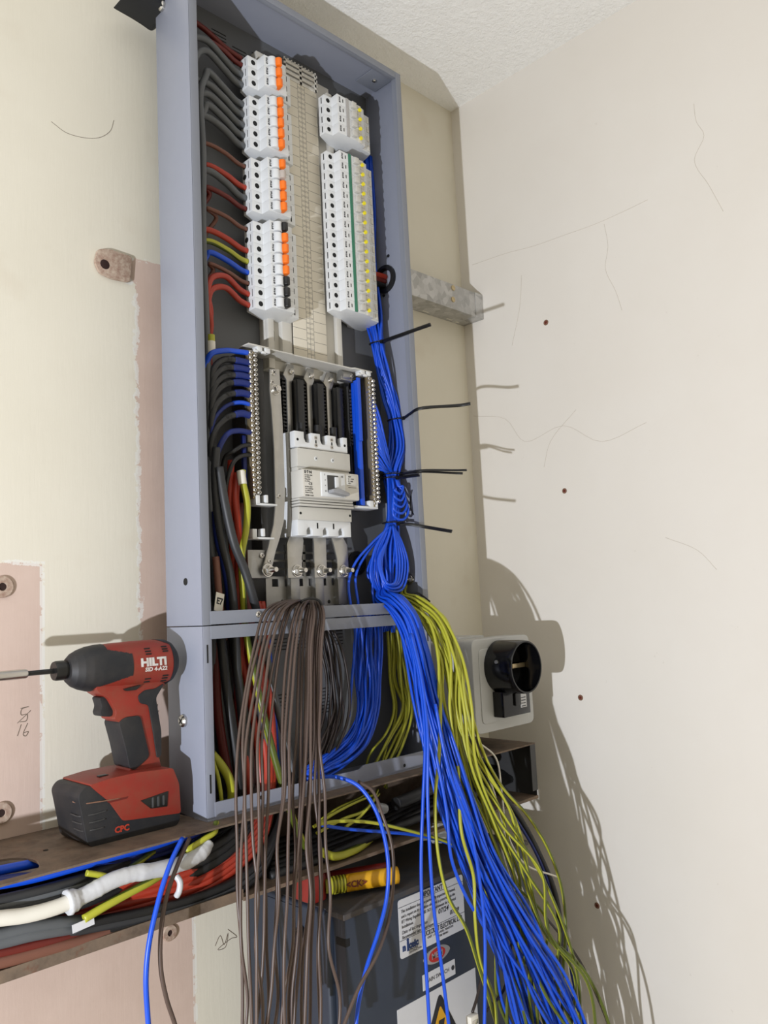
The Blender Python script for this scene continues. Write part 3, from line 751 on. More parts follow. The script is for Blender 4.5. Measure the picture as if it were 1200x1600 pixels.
def nt(s, fx, fz, size, m=m_print, align='LEFT', shear=0, sx=1, bold=0): return text('print', s, size, (sx0+fx*sw_, LY-.0007, sz1-fz*sh_), m, notice, align=align, shear=shear, sx=sx, bold=bold)
nt('IMPORTANT', .5, .075, .0105, align='CENTER', bold=.0002, sx=.85)
for k, s in enumerate(('This installation should be periodically inspected and tested,', 'and a report on its condition obtained, as prescribed in the', 'IET Wiring Regulations BS 7671 Requirements for Electrical', 'Installations.')):
    nt(s, .035, .21+.088*k, .0063, shear=.15, sx=.80)
nt('Date of last inspection', .035, .57, .0068, shear=.2, sx=.9); nt('Recommended date of next inspection', .035, .655, .0068, shear=.2, sx=.72)
nt('07/24', .58, .49, .0105, m_black, shear=.2, bold=.0001); nt('07/29', .76, .60, .0095, m_black, shear=.2, bold=.0001)
nt('BUCKCRAFT ELECTRICAL LTD', .33, .77, .0102, sx=.66, bold=.0002)
nt('UNIT 1 MILL LANE, MARTON', .40, .85, .0046); nt('07700 900461', .55, .915, .0044)
nt('n', .035, .83, .013, m_printb, bold=.0009); nt('i', .095, .81, .024, m_printb, bold=.0012); nt('ceic', .125, .83, .013, m_printb, bold=.0009)
nt('APPROVED', .12, .91, .0040); nt('CONTRACTOR', .12, .95, .0040)
for f in (.135, .70): box('print_line', sx0, sx1, LY-.0008, LY-.0005, sz1-f*sh_, sz1-f*sh_+.0006, m_print, notice, 0)
c = P(682, 1491, LY); rr_ = .0300
bd = prism('maker_badge', [(c.x+rr_*math.cos(t)*(1 if abs(math.cos(t)) < .9 else 1), c.z+.0115*math.sin(t)*(abs(math.sin(t))**.25)) for t in [2*math.pi*k/40 for k in range(40)]], LY-.0012, LY, m_silver, sw, 'y', 0)
prism('badge_centre', [(c.x+.0185*math.cos(t), c.z+.0095*math.sin(t)) for t in [2*math.pi*k/32 for k in range(32)]], LY-.0016, LY-.0011, mat('red badge enamel', '#a8281e', .4), bd, 'y', 0)
text('print', 'MEM', .0125, (c.x, LY-.0018, c.z), m_silver, bd, bold=.0001)
a = P(659, 1522, LY); b = P(711, 1501, LY); z1_ = P(711, 1499, LY).z; z0_ = P(659, 1549, LY).z
z1_ = P(685, 1511, LY).z; z0_ = P(685, 1536, LY).z
ms = plate('main_switch_label', (P(660, 1530, LY).x, z0_), (P(711, 1515, LY).x, z1_), m_sticker, LY, sw, .0005)
text('print', 'MAIN SWITCH', .0082, ((P(660, 1530, LY).x+P(711, 1515, LY).x)/2-.004, LY-.0007, (z0_+z1_)/2), m_print, ms, sx=1.0)
cyl('dot', (P(707, 1512, LY).x, LY-.0006, (z0_+z1_)/2), (P(707, 1512, LY).x, LY-.0010, (z0_+z1_)/2), .0035, m_print, ms)
wp = plate('warning_plate', (P(620, 1576, LY).x, -.46), (P(742, 1511, LY).x, P(685, 1543, LY).z), m_sticker, LY, sw, .001)
ap = P(686, 1547, LY); ap.z = P(685, 1549, LY).z
tri = [(ap.x, ap.z), (ap.x+.066, ap.z-.118), (ap.x-.066, ap.z-.118)]
tb = prism('warning_triangle', rounded(tri, .012), LY-.0009, LY-.0004, m_black, wp, 'y', 0)
prism('triangle_centre', rounded([(ap.x, ap.z-.020), (ap.x+.050, ap.z-.108), (ap.x-.050, ap.z-.108)], .004), LY-.0013, LY-.0008, m_yelbl, tb, 'y', 0)
prism('lightning_bolt', [(ap.x-.005, ap.z-.040), (ap.x+.008, ap.z-.040), (ap.x+.002, ap.z-.060), (ap.x+.010, ap.z-.060), (ap.x-.006, ap.z-.095), (ap.x-.001, ap.z-.068), (ap.x-.010, ap.z-.068)], LY-.0017, LY-.0012, m_black, tb, 'y', 0)
# ------------------------------------------------------------------ grey isolator with round black fitting
GY = -.120
g0 = P(741, 1075, GY); gx0 = P(740, 1060, GY).x; gx1 = P(828, 1050, GY).x+.004; gz0 = P(742, 1150, GY).z; gz1 = P(737, 1000, GY).z
iso = thing('isolator_box', 'grey metal isolator box between the board case and the right wall', 'isolator', (0, 0, 0))
bm = bmesh.new(); add_box(bm, gx0+.004, gx1-.004, GY+.028, YW-.001, gz0+.004, gz1-.004, .006, 3); link('case', finish(bm, 'case', True), m_isol, iso)
bm = bmesh.new()
pts0 = rounded([(gx0, gz0), (gx1, gz0), (gx1, gz1), (gx0, gz1)], .014, 5)
add_prism(bm, pts0, GY, GY+.045, 'y', .006, 3); link('cover', finish(bm, 'cover', True), m_isol, iso)
prism('cover_panel', rounded([(gx0+.016, gz0+.016), (gx1-.016, gz0+.016), (gx1-.016, gz1-.018), (gx0+.016, gz1-.018)], .010), GY-.002, GY+.002, m_isol, iso, 'y', .0012)
prism('top_boss', rounded([(gx0+.03, -.06), (gx1-.05, -.06), (gx1-.05, .02), (gx0+.03, .02)], .02), gz1-.006, gz1+.002, m_isol, iso, 'z', .001)
RY = -.180
rc_ = P(823, 1042, RY); rr2 = abs(P(823, 1000, RY).z-P(823, 1084, RY).z)/2
fit = thing('black_round_fitting', 'glossy black round open fitting on the front of the grey isolator box', 'electrical fitting', (rc_.x, GY-.002, rc_.z))
dp = GY-.002-RY
lathe('ring', [(0, rr2*1.02), (dp*.85, rr2*1.02), (dp-.002, rr2), (dp, rr2*.985), (dp, rr2*.93), (dp*.25, rr2*.90), (dp*.22, .002)], (0, 0, 0), (0, -1, 0), m_bake, fit, 56)
box('contact', .004, rr2*.9, -dp*.42, -dp*.34, -.004, .004, m_brass, fit, .0008)
cyl('contact_post', (-.004, -dp*.2, 0), (-.004, -dp*.4, 0), .005, m_brass, fit, n=14)
sp = Vector((-rr2*.985, -dp*.48, .012)); cyl('side_screw', sp, sp+Vector((-.003, 0, 0)), .0032, m_steel, fit, n=14)
q0 = P(777, 1086, GY-.022); q1 = P(826, 1116, GY-.022)
bx = box('switch_block', P(779, 1100, GY-.022).x-rc_.x+.010, P(826, 1100, GY-.022).x-rc_.x, -.024, -.0, P(790, 1121, GY-.022).z-rc_.z, -rr2*.92, m_bake, fit, .0015)
box('switch_rocker', rr2*.05, rr2*.40, -.028, -.022, -rr2*1.5, -rr2*1.02, m_black, fit, .001)
stx = rr2*.45; stk = box('paper_sticker', stx, stx+.018, -.0248, -.0238, -rr2*1.62, -rr2*1.02, m_sticker, fit, 0)
for k in range(4): box('print_line', stx+.002, stx+.015, -.0251, -.0247, -rr2*1.58+k*.005, -rr2*1.58+k*.005+.0015, m_print, stk, 0)
# ------------------------------------------------------------------ rusted fixings on the left wall
m_dkr = mat('dark rusty hole', '#2a1611', .9)
tab = thing('rusty_bracket', 'rusty flat steel bracket tab on the wall left of the case', 'bracket', (0, 0, 0))
o = [(P(u, v, YW).x, P(u, v, YW).z) for u, v in ((150, 391), (166, 390), (204, 403), (201, 443), (172, 437), (153, 428), (145, 410))]
prism('plate', rounded(o, .0055), YW-.006, YW-.0005, m_rust, tab, 'y', .001)
hp = P(164, 413, YW-.0061); lathe('bolt_hole', [(0, .0075), (.0003, .0070), (.0004, .001)], hp, (0, -1, 0), m_dkr, tab, 16)
for (u, v), lab, R in (((3, 917), 'round rusty washer on the left edge halfway down the wall', .0145), ((1, 1270), 'round rusty washer on the left edge just above the trunking', .0135), ((264, 1457), 'rusty bolt hole washer under the left trunking behind hanging cables', .0115)):
    c = P(u, v, YW); wt = thing('rusty_washer', lab, 'washer', c)
    lathe('ring', [(0, R), (-.003, R), (-.004, R*.9), (-.004, R*.38), (-.002, R*.34)], (0, 0, 0), (0, 1, 0), m_rust, wt, 28)
    cyl('bolt_hole', (0, -.0005, 0), (0, -.0024, 0), R*.36, m_dkr, wt, n=16)
# black clamp at the top left corner of the case
clp = thing('cable_clamp', 'black plastic clamp with chrome screw on the case at top left', 'clamp', (0, 0, 0))
o = [(P(u, v, -.004).x, P(u, v, -.004).z) for u, v in ((196, -14), (228, 5), (245, 16), (258, 26), (266, 22), (269, 8), (270, -14))]
prism('body', rounded(o, .006), -.018, .04, m_blackm, clp, 'y', .003)
c = P(269, 18, -.012); screw('chrome_screw', (-.0002, c.y, c.z), (-1, 0, 0), .008, .006, m_steel, clp)
# ------------------------------------------------------------------ insulated cutters lying on the switch box
pl = thing('insulated_cutters', 'red and yellow insulated cutters lying on the dark switch box', 'cutters', (0, 0, 0))
TZc = -.130
def tz(u, v, z=TZc): return P(u, v, z, 2)
hA, hB = tz(512, 1383), tz(606, 1368)
d_ = (hB-hA); d_.z = 0; L_ = d_.length; d_.normalize(); n_ = Vector((-d_.y, d_.x, 0))
def hand(name, off, m, r0, r1, mm, s0=0, s1=1.0):
    bm = bmesh.new(); path = [hA+n_*off+d_*(L_*t) for t in [s0+(s1-s0)*k/10 for k in range(11)]]
    add_tube(bm, path, [r0+(r1-r0)*k/10 for k in range(11)], 14, flat=(1.0, .85)); me = bpy.data.meshes.new(name); bm.to_mesh(me); bm.free(); return link(name, me, m, mm)
h1 = hand('yellow_grip', -.004, m_yelbl, .0125, .0125, pl, .28, 1.15)
hand('collar', -.004, mat('olive grip ring', '#8a8a30', .5), .0100, .0110, pl, -.05, .28)
for k in range(5): hand('grip_ring', -.004, mat('yellow green ring', '#b5b234', .45), .0128, .0128, pl, .03+k*.052, .055+k*.052)
hand('red_grip', .020, m_redhan, .0125, .0130, pl, -.2, 1.05)
hd = hA-d_*.018; boxes('joint_head', [(hd.x-.018, hd.x+.012, hd.y-.012, hd.y+.034, TZc-.019, TZc+.020)], m_redhan, pl, .005)
tp = hA+d_*(L_*.42)-n_*.0045
ang = math.atan2(d_.y, d_.x)
text('logo', '<CK>', .0125, tp+Vector((n_.x*-.0125, n_.y*-.0125, .001)), m_dred, pl, (math.pi/2-.1, 0, ang), bold=.0004)
# ------------------------------------------------------------------ impact driver
dr = thing('impact_driver', 'red and black cordless impact driver standing on the trunking shelf', 'power tool', (-.151, -.026, 0))
ZB = .2085
prof = [(-.0100, .0115), (-.0098, .0150), (-.004, .0205), (.004, .0245), (.014, .0275), (.026, .0292), (.045, .0302), (.075, .0310), (.105, .0310), (.122, .0304), (.130, .0270), (.1360, .0205), (.1385, .0100), (.1388, .001)]
def fine(pf, k=6):
    out = []
    for (a, ra), (b, rb) in zip(pf, pf[1:]):
        for i in range(k): t = i/k; out.append((a+(b-a)*t, ra+(rb-ra)*t))
    return out+[pf[-1]]
full = lathe_me('x', fine(prof, 14), (0, 0, ZB), (1, 0, 0), 180)
def region(name, test, m, scale=1.0):
    bm = bmesh.new(); bm.from_mesh(full)
    dl = [f for f in bm.faces if not test(f.calc_center_median())]
    bmesh.ops.delete(bm, geom=dl, context='FACES')
    for v in bm.verts: v.co = Vector((v.co.x, v.co.y*scale, ZB+(v.co.z-ZB)*scale))
    me = bpy.data.meshes.new(name); bm.to_mesh(me); bm.free()
    for p in me.polygons: p.use_smooth = True
    return link(name, me, m, dr)
def kind(c):
    zz = abs(c.z-ZB-.002)
    if c.x > .1225-.02*max(0, (abs(c.z-ZB)-.024))/.01: return 'cap'
    lim = .064 if zz < .0135 else .064-(zz-.0135)*4.2 if zz < .0205 else .0345
    if c.z < ZB and zz > .0135: lim = max(.018, .064-(zz-.0135)*3.8)
    return 'nose' if c.x < lim else 'red'
region('motor_housing', lambda c: kind(c) == 'red', m_drill)
region('nose_cover', lambda c: kind(c) == 'nose', m_drillb, 1.02)
region('rear_cap', lambda c: kind(c) == 'cap', m_drillb, 1.01)
lathe('chuck', [(-.0265, .0060), (-.0265, .0112), (-.024, .0122), (-.014, .0122), (-.013, .0105), (-.009, .0105)], (0, 0, ZB+.001), (1, 0, 0), m_black, dr, 28)
bit = lathe('driver_bit', [(-.0605, .0032), (-.0265, .0034)], (0, 0, ZB+.001), (1, 0, 0), m_black, dr, 6)
lathe('bit_holder', [(-.135, .0058), (-.061, .0058), (-.059, .0050), (-.0585, .0034)], (0, 0, ZB+.001), (1, 0, 0), m_steel, dr, 24)
pr = lambda nm, pts, w, m, bev=.004, rr=.004, par=dr, seg=3: prism(nm, rounded(pts, rr), -w/2, w/2, m, par, 'y', bev, seg)
pr('handle', [(.018, .186), (.024, .178), (.036, .170), (.046, .152), (.0428, .1429), (.050, .1400), (.0617, .0888), (.0655, .0788), (.058, .0735), (.108, .0725), (.1046, .088), (.1040, .1195), (.0960, .1600), (.104, .172), (.1169, .180), (.10, .19), (.04, .19)], .038, m_drill, .009)
pr('front_grip', [(.0480, .1385), (.0560, .1440), (.0780, .1440), (.0815, .128), (.0905, .0900), (.0690, .0760), (.0620, .0800), (.0560, .1090)], .042, m_drillb, .010, .006)
pr('rear_grip', [(.0750, .1690), (.0850, .1755), (.1000, .1755), (.1140, .1820), (.1080, .1730), (.1010, .1640), (.1080, .1195), (.1075, .0880), (.1010, .0860), (.0960, .1200), (.0900, .1560), (.0780, .1590)], .041, m_drillb, .006)
pr('trigger', [(.0270, .1720), (.0450, .1730), (.0470, .160), (.0440, .1460), (.0300, .1480), (.0280, .1530), (.0310, .160)], .022, m_drillb, .004)
pr('direction_switch', [(.0545, .1800), (.0790, .1830), (.0720, .1770), (.0580, .1770)], .046, m_black, .001, .002)
pr('battery', [(-.0110, .0480), (-.0030, .0060), (.0020, .0), (.1170, .0), (.1225, .0060), (.1215, .0300), (.0500, .0480), (.0200, .0700), (-.0060, .0710), (-.0140, .0620)], .078, m_drillb, .008, .006)
pr('foot', [(.0000, .0725), (.0060, .0660), (.0240, .0490), (.0425, .0217), (.1235, .0145), (.1215, .0522), (.1130, .0735), (.0640, .0765), (.0300, .0760)], .0800, m_drill, .006, .004)
for k in range(3):
    cable('battery_groove', [(.022-.002*k, -.0392, .0385-.0095*k), (.004, -.0395, .0375-.0090*k), (-.0085+.002*k, -.034, .0370-.0090*k), (-.0100+.002*k, -.01, .0370-.0090*k)], .0009, m_darkst, parent=dr)
cable('battery_seam', [(.0400, -.0395, .0495), (.010, -.0397, .0510), (-.0085, -.036, .0520), (-.0120, -.02, .0530)], .0008, m_rustd, parent=dr)
sl = prism('release_button', [(.0660, .0415), (.1050, .0460), (.1030, .0270), (.0800, .0290)], -.0412, -.039, m_black, dr, 'y', .0006)
for k in range(3): boxes('button_rib', [(.0810+k*.0075, .0840+k*.0075, -.0428, -.0405, .030, .0425)], m_darkst, sl, .0008)
text('print', 'CPC', .0100, (.0415, -.0393, .0125), m_red, dr, bold=.0004)
pr('foot_slot', [(.0220, .0495), (.0500, .0500), (.0480, .0475), (.0240, .0470)], .0806, m_dred, .0003, .001)
box('base_button', .022, .034, -.02, -.012, .0755, .0772, m_black, dr, .0004)
def wrap(o, R):
    for v in o.data.vertices:
        zz = o.location.z+v.co.y-ZB; off = v.co.z
        v.co.z = math.sqrt(max(R*R-zz*zz, 0))-R
    o.location.y = -R
def dtext(s, size, x, z, **k):
    o = text('print', s, size, (x, -.0314, z), m_logo, dr, **k); wrap(o, .0317); return o
dtext('HILTI', .0140, .0930, .2112, bold=.0008, sx=1.15)
dtext('SID 4-A22', .0072, .0965, .2020, bold=.0003, sx=1.05)
for x, zs in ((.0870, (.229, .2255, .222)), (.1120, (.230, .227, .224)), (.0870, (.190, .186, .182)), (.1120, (.192, .1885, .185))):
    for z in zs:
        y = -math.sqrt(.0312**2-(z-ZB)**2); box('vent_slot', x-.004, x+.004, y-.0006, y+.0010, z-.0009, z+.0009, m_hole, dr, 0)
# ------------------------------------------------------------------ cables
def vline(xs, ys, deps): return [P(x, v, y) for x, v, y in zip(xs, ys, deps)]
RB = .0023
# tails from the left breakers
order = ['dred', 'grey', 'grey', 'grey', 'grey', 'grey', 'grey', 'grey', 'tan', None, 'red', 'grey', 'dred', 'tan', None, 'red', 'yel', 'blue', 'tan', 'red', 'red']
mm = {'dred': (m_dred, .0040, 'dark red'), 'grey': (m_grey, .0054, 'grey'), 'tan': (m_tan, .0034, 'tan brown'), 'red': (m_red, .0046, 'red'), 'yel': ('yg', .0044, 'yellow and green'), 'blue': (m_blue, .0044, 'blue')}
cnt = {}
BK = ['topmost left bank']*3+['second left bank']*5+['third left bank']*5+['lowest left bank']*8
BI = list(range(3))+list(range(5))+list(range(5))+list(range(8))
lane = gl = 0
for i, c in enumerate(order):
    if c is None: continue
    m, r, nm = mm[c]; z = LZ[i]
    if c == 'grey': lx, ly = .0215+(gl % 3)*.0118, -.040+(gl//3)*.0118; gl += 1
    else: lx, ly = .0235+(lane % 5)*.0115, -.004-(lane//5)*.010; lane += 1
    sag = .020 if c == 'grey' else .012
    pts = [(.137, -.024, z), (.122, -.0245, z+.001), (.095, -.028, z+sag*.6), (.062, -.032+.3*(ly+.03), z+sag), (lx+.014, (ly-.030)/2, z+sag*.55), (lx, ly, z-.025)]
    zz = z-.12
    if i >= 19:
        pts = [(.137, -.024, z), (.118, -.026, z+.003), (.085, -.034, z+.014), (.060, -.036, z+.004), (.052, -.036, z-.022), (.060, -.030, z-.05), (.062, -.012, z-.09)]; lx, ly = .062, -.008+.01*(i-20)
    k = 0
    while zz > .30:
        pts.append((lx+random.uniform(-.004, .004), ly+random.uniform(-.003, .003), zz)); zz -= .14
    pts += [(lx+.008, ly, .27), (lx+.02, ly*.6, .15), (lx+.04, ly*.4, .02)]
    cable('breaker_cable', pts, r, m, '%s cable entering the %s breaker from the top of the %s' % (nm, ORD[BI[i]], BK[i]), 'cables feeding the left breakers')
cable('loop_cable', [(.137, -.022, 1.172), (.11, -.018, 1.180), (.07, -.012, 1.200), (.035, -.008, 1.206), (.019, -.006, 1.19), (.018, -.004, 1.05)], .0045, m_dred, 'dark red cable arching above the topmost grey cables inside the case')
cyl('r', (0, 0, 0), (0, 0, .001), .001, m_tape); bpy.data.objects.remove(COL.objects['r'])
# blue sleeved cables into the left terminal bar
blab = ['1L2', '1L3', '2L2', '2L3', '3L2', '', '3L3', '']
for k, v in enumerate((568, 579, 590, 601, 617, 632, 649, 0)):
    if not v: continue
    e = P(390, v, -.045); r = .0050
    if k == 5: r = .0030
    s = P(368-3*(k % 2), v-5+k*.6, -.045); a = P(350, v-6+k*2.2, -.045); b = P(334, v+8+k*3.5, -.045); c = P(330, v+50+k*4, -.04)
    full_ = [e, P(379, v-3, -.045), s, a, b, c, P(335+k*2, 760, -.03), P(338+k*3, 900, -.02), P(345+k*3, 1000, -.01)]
    t = thing('sleeved_cable', 'grey cable with a blue sleeve, %s down beside the left terminal bar' % ORD[k], 'cable', (0, 0, 0), 'blue sleeved grey cables')
    sp_ = spline(full_, 8)
    link('sleeve', tube_me('sleeve', sp_[:18], r*1.12, raw=True), m_blue if k == 5 else m_blued, t)
    link('sheath', tube_me('sheath', sp_[16:], r, raw=True), m_blued if k == 5 else m_dgrey, t)
    if blab[k]:
        pp = sp_[22]; text('marking', blab[k], .0075, pp+Vector((0, -r-.0006, 0)), m_black, t, (math.pi/2, 0, -.3))
cable('blue_cable', px([(392, 552, -.045), (370, 549, -.045), (350, 548, -.05), (330, 553, -.05), (322, 570, -.04), (322, 640, -.03)]), .0042, m_blue, 'bright blue cable arching above the blue sleeved grey cables', cat='cable')
cable('blue_cable', px([(393, 676, -.045), (372, 673, -.05), (357, 677, -.055), (347, 690, -.055), (338, 712, -.05)]), .0042, m_blued, 'short dark blue sleeve bending down beside the left terminal bar')
for k, pl_ in enumerate(([(394, 695, -.045), (378, 697, -.05), (365, 705, -.05), (352, 714, -.04), (346, 760, -.02)], [(393, 711, -.045), (378, 712, -.05), (365, 722, -.055), (356, 745, -.05), (350, 790, -.03)])):
    cable('black_cable', px(pl_), .0032, m_blk, ['thin black cable joining the left terminal bar, the upper one', 'thin black cable joining the left terminal bar, the lower one'][k])
# loose big cables low in the left of the case
big = [('dark grey cable hanging nearest the left lip of the case', m_dgrey, .0062, [(338, 700, -.06), (336, 740, -.062), (340, 800, -.062), (348, 850, -.06), (360, 900, -.055), (366, 960, -.05), (372, 1060, -.05), (385, 1180, -.05), (395, 1260, -.05)]),
       ('dark grey cable crossing diagonally in front of the yellow green cable', m_dgrey, .0064, [(342, 730, -.07), (352, 790, -.072), (366, 850, -.072), (382, 890, -.07), (393, 925, -.068), (402, 960, -.06), (410, 1000, -.05)]),
       ('bright red cable left of the thick yellow green cable', m_red, .0058, [(371, 740, -.035), (368, 780, -.04), (372, 820, -.042), (374, 860, -.04), (372, 920, -.035), (376, 1000, -.03), (372, 1080, -.04), (384, 1180, -.05), (392, 1250, -.05)]),
       ('second red cable behind the dark grey diagonal cable', m_red, .0055, [(361, 720, -.03), (359, 780, -.032), (362, 840, -.03), (366, 900, -.025), (372, 1000, -.02), (390, 1090, -.03), (404, 1180, -.045), (412, 1250, -.055)]),
       ('dark blue sleeved cable low beside the left lip of the case', m_blued, .0066, [(337, 800, -.045), (341, 840, -.05), (351, 880, -.05), (358, 920, -.045), (360, 970, -.03)]),
       ('tan brown cable low beside the dark blue sleeve', m_tan, .0052, [(337, 870, -.055), (340, 905, -.056), (343, 940, -.055), (350, 1000, -.04)]),
       ('dark red cable running down behind the grey cables', m_dred, .0052, [(377, 690, -.015), (378, 760, -.012), (372, 830, -.012), (378, 900, -.012), (388, 960, -.015), (400, 1040, -.02), (398, 1150, -.03), (415, 1250, -.03)])]
for lab, m, r, p_ in big: cable('power_cable', px(p_), r, m, lab)
yg = thing('earth_cable', 'thick yellow and green earth cable down the left of the case', 'cable', (0, 0, 0))
cable('insulation', px([(379, 735, -.05), (379, 750, -.052), (386, 785, -.055), (385, 825, -.055), (378, 870, -.05), (380, 930, -.045), (384, 985, -.04), (395, 1040, -.05), (408, 1100, -.06), (424, 1165, -.065), (441, 1225, -.07), (462, 1290, -.07), (486, 1335, -.06), (520, 1345, -.02)]), .0052, 'yg', parent=yg)
cable('white_sleeve', px([(376, 736, -.05), (379, 757, -.0525)]), .0066, m_whitec, parent=yg)
# coiled cut of lower box
low = [('black cable hanging in the left of the lower box, nearest the front', m_blk, .0068, [(345, 990, -.055), (352, 1060, -.06), (362, 1130, -.062), (372, 1200, -.06), (380, 1270, -.05)]),
       ('black cable in the lower box curving behind the red cables', m_blk, .0066, [(362, 990, -.04), (372, 1060, -.045), (384, 1130, -.045), (392, 1200, -.045), (396, 1270, -.04)]),
       ('dark grey cable in the lower box beside the brown strands', m_dgrey, .0060, [(395, 985, -.03), (398, 1040, -.035), (405, 1100, -.04), (418, 1160, -.045), (432, 1215, -.05), (440, 1270, -.05)]),
       ('grey cable crossing the back of the lower box', m_grey, .0055, [(408, 990, -.02), (420, 1040, -.025), (432, 1100, -.03), (450, 1170, -.035), (462, 1230, -.04)]),
       ('dark red cable just inside the left lip of the lower box', m_dred, .0070, [(333, 985, -.03), (336, 1040, -.03), (340, 1110, -.03), (352, 1190, -.035), (368, 1265, -.04)]),
       ('dark red cable in the middle of the left lower compartment', m_dred, .0066, [(378, 985, -.01), (375, 1050, -.01), (368, 1120, -.015), (372, 1190, -.02), (384, 1265, -.03)]),
       ('bright blue cable at the back of the lower box', m_blue, .0060, [(416, 985, -.005), (420, 1040, -.008), (424, 1090, -.01), (428, 1140, -.012), (432, 1200, -.02), (440, 1270, -.03)])]
for lab, m, r, p_ in low: cable('power_cable', px(p_), r, m, lab)
cable('earth_cable', px([(331, 1178, -.06), (345, 1195, -.062), (358, 1218, -.062), (362, 1245, -.06), (356, 1270, -.055)]), .0062, 'yg', 'thick green earth cable low in the left of the lower box')
cable('earth_cable', px([(333, 1190, -.07), (341, 1215, -.072), (346, 1250, -.07), (348, 1270, -.07)]), .0028, 'yg', 'thin green earth cable low in the left of the lower box')
# marker tag
c = P(342, 941, -.066)
tg = thing('marker_tag', 'small white handwritten tag at the bottom left of the case', 'tag', c, rot=(0, .22, .25))
box('paper', -.0085, .0085, -.0010, 0, -.013, .013, m_whitec, tg, .0004)
text('marking', 'E7', .0125, (0, -.0013, .001), m_black, tg, bold=.0004)
bx_ = thing('cable_marker', 'small white and yellow sleeve on a cable left of the top cover plate', 'cable marker', P(330, 540, -.045))
cyl('white_sleeve', (0, 0, -.012), (0, 0, .006), .0062, m_whitec, bx_); cyl('yellow_sleeve', (0, 0, .006), (0, 0, .016), .0058, m_yel, bx_)
# cables through the side gland
for k, (m, dz, lab) in enumerate(((m_red, .004, 'red cable passing out through the gland in the right side'), (m_dred, -.004, 'dark red cable passing out through the side gland'), (m_blk, -.011, 'black cable passing out through the gland in the right side'))):
    g = P(603, 437, W, 0); cable('gland_cable', [(.405, -.012, g.z-.004+dz), (.425, g.y+.004, g.z+dz*1.1), (.447, g.y+.002*k, g.z+dz), (.466, g.y+.002*k, g.z+dz)], .0058, m, lab)
# blue bundle from the right breakers down to the neutral bar and loops
V = lambda u, v, y: P(u, v, y)
bundle('blue_cable', [(V(572, 245, .004), .010, .006), (V(578, 330, .002), .009, .006), (V(580, 430, -.002), .010, .006), (V(583, 495, -.012), .014, .008), (V(590, 535, -.030), .009, .008), (V(598, 580, -.032), .010, .009), (V(609, 620, -.034), .011, .010), (V(619, 656, -.036), .010, .010), (V(623, 700, -.038), .013, .011), (V(615, 742, -.040), .012, .010), (V(617, 780, -.040), .014, .011), (V(613, 818, -.042), .011, .010), (V(603, 855, -.040), .024, .012), (V(600, 895, -.040), .030, .012), (V(606, 935, -.045), .016, .012), (V(600, 985, -.030), .016, .012)], 20, RB, m_blue, 'blue cable in the tied trunk bundle down the right of the case', 'blue trunk cables in the case', jit=.35, per=6)
barx = .371
for k in range(16):
    v0 = 612+k*8.0; s = P(574+k*.6, v0, -.045)
    off = random.uniform(-5, 5)
    mid = P(588+k*.3+off*.3, v0+(738-v0)*.22, -.052); m2 = P(600+off*.5, v0+(738-v0)*.62, -.053)
    end = [P(610+off, 745, -.046), P(613+off*1.3, 780, -.048), P(611+off, 817, -.048), P(600+off*3.2, 860, -.05), P(597+off*4.5+k*.8, 900, -.05), P(606+off*2, 940, -.05)]
    cable('blue_cable', [s, mid, m2]+end, RB, m_blue, 'blue cable fanning from the right terminal bar into the tied bundle', 'blue cables from the right terminal bar', per=6)
for k in range(5):
    w_ = 5+k*3.0; vb = 772+k*10
    cable('blue_loop', px([(618, 745, -.055), (622+w_*.2, 760, -.060), (626+w_*.7, vb-12, -.066), (624+w_*.3, vb, -.068), (617-w_*.1, vb-6, -.066), (615, 765, -.058), (613, 748, -.052)]), RB, m_blue, 'slack blue cable loop between the two lower ties', 'slack blue loops', per=7)
for k in range(5):
    s_ = 1-k*.17; cx_, dz_ = 611-k*2, random.uniform(-5, 5)
    cable('blue_loop', px([(613, 820, -.052), (613+14*s_, 846, -.060), (612+25*s_, 880+dz_, -.066), (611+17*s_, 905+14*s_+dz_, -.070-k*.002), (606-2*s_, 908+10*s_+dz_, -.070-k*.002), (cx_-16*s_, 896+dz_, -.066), (cx_-20*s_, 872+dz_, -.060), (606, 842, -.056), (611, 822, -.052)]), RB, m_blue, 'slack blue cable loop hanging below the lowest tie', 'low slack blue loops', per=7)
for k, p_ in enumerate(([(610, 822, -.05), (580, 850, -.045), (555, 880, -.04), (545, 910, -.04), (548, 945, -.045), (555, 990, -.04), (550, 1060, -.04), (545, 1120, -.04)], [(608, 825, -.05), (575, 862, -.04), (556, 900, -.038), (560, 945, -.045), (566, 1000, -.04), (560, 1080, -.04)], [(606, 828, -.05), (590, 870, -.05), (582, 920, -.05), (585, 950, -.05), (576, 1000, -.04)])):
    cable('blue_cable', px(p_), RB, m_blue, ['leftmost thin blue strand dropping from the lowest tie', 'second thin blue strand dropping from the lowest tie', 'thin blue strand passing just left of the blue loops'][k])
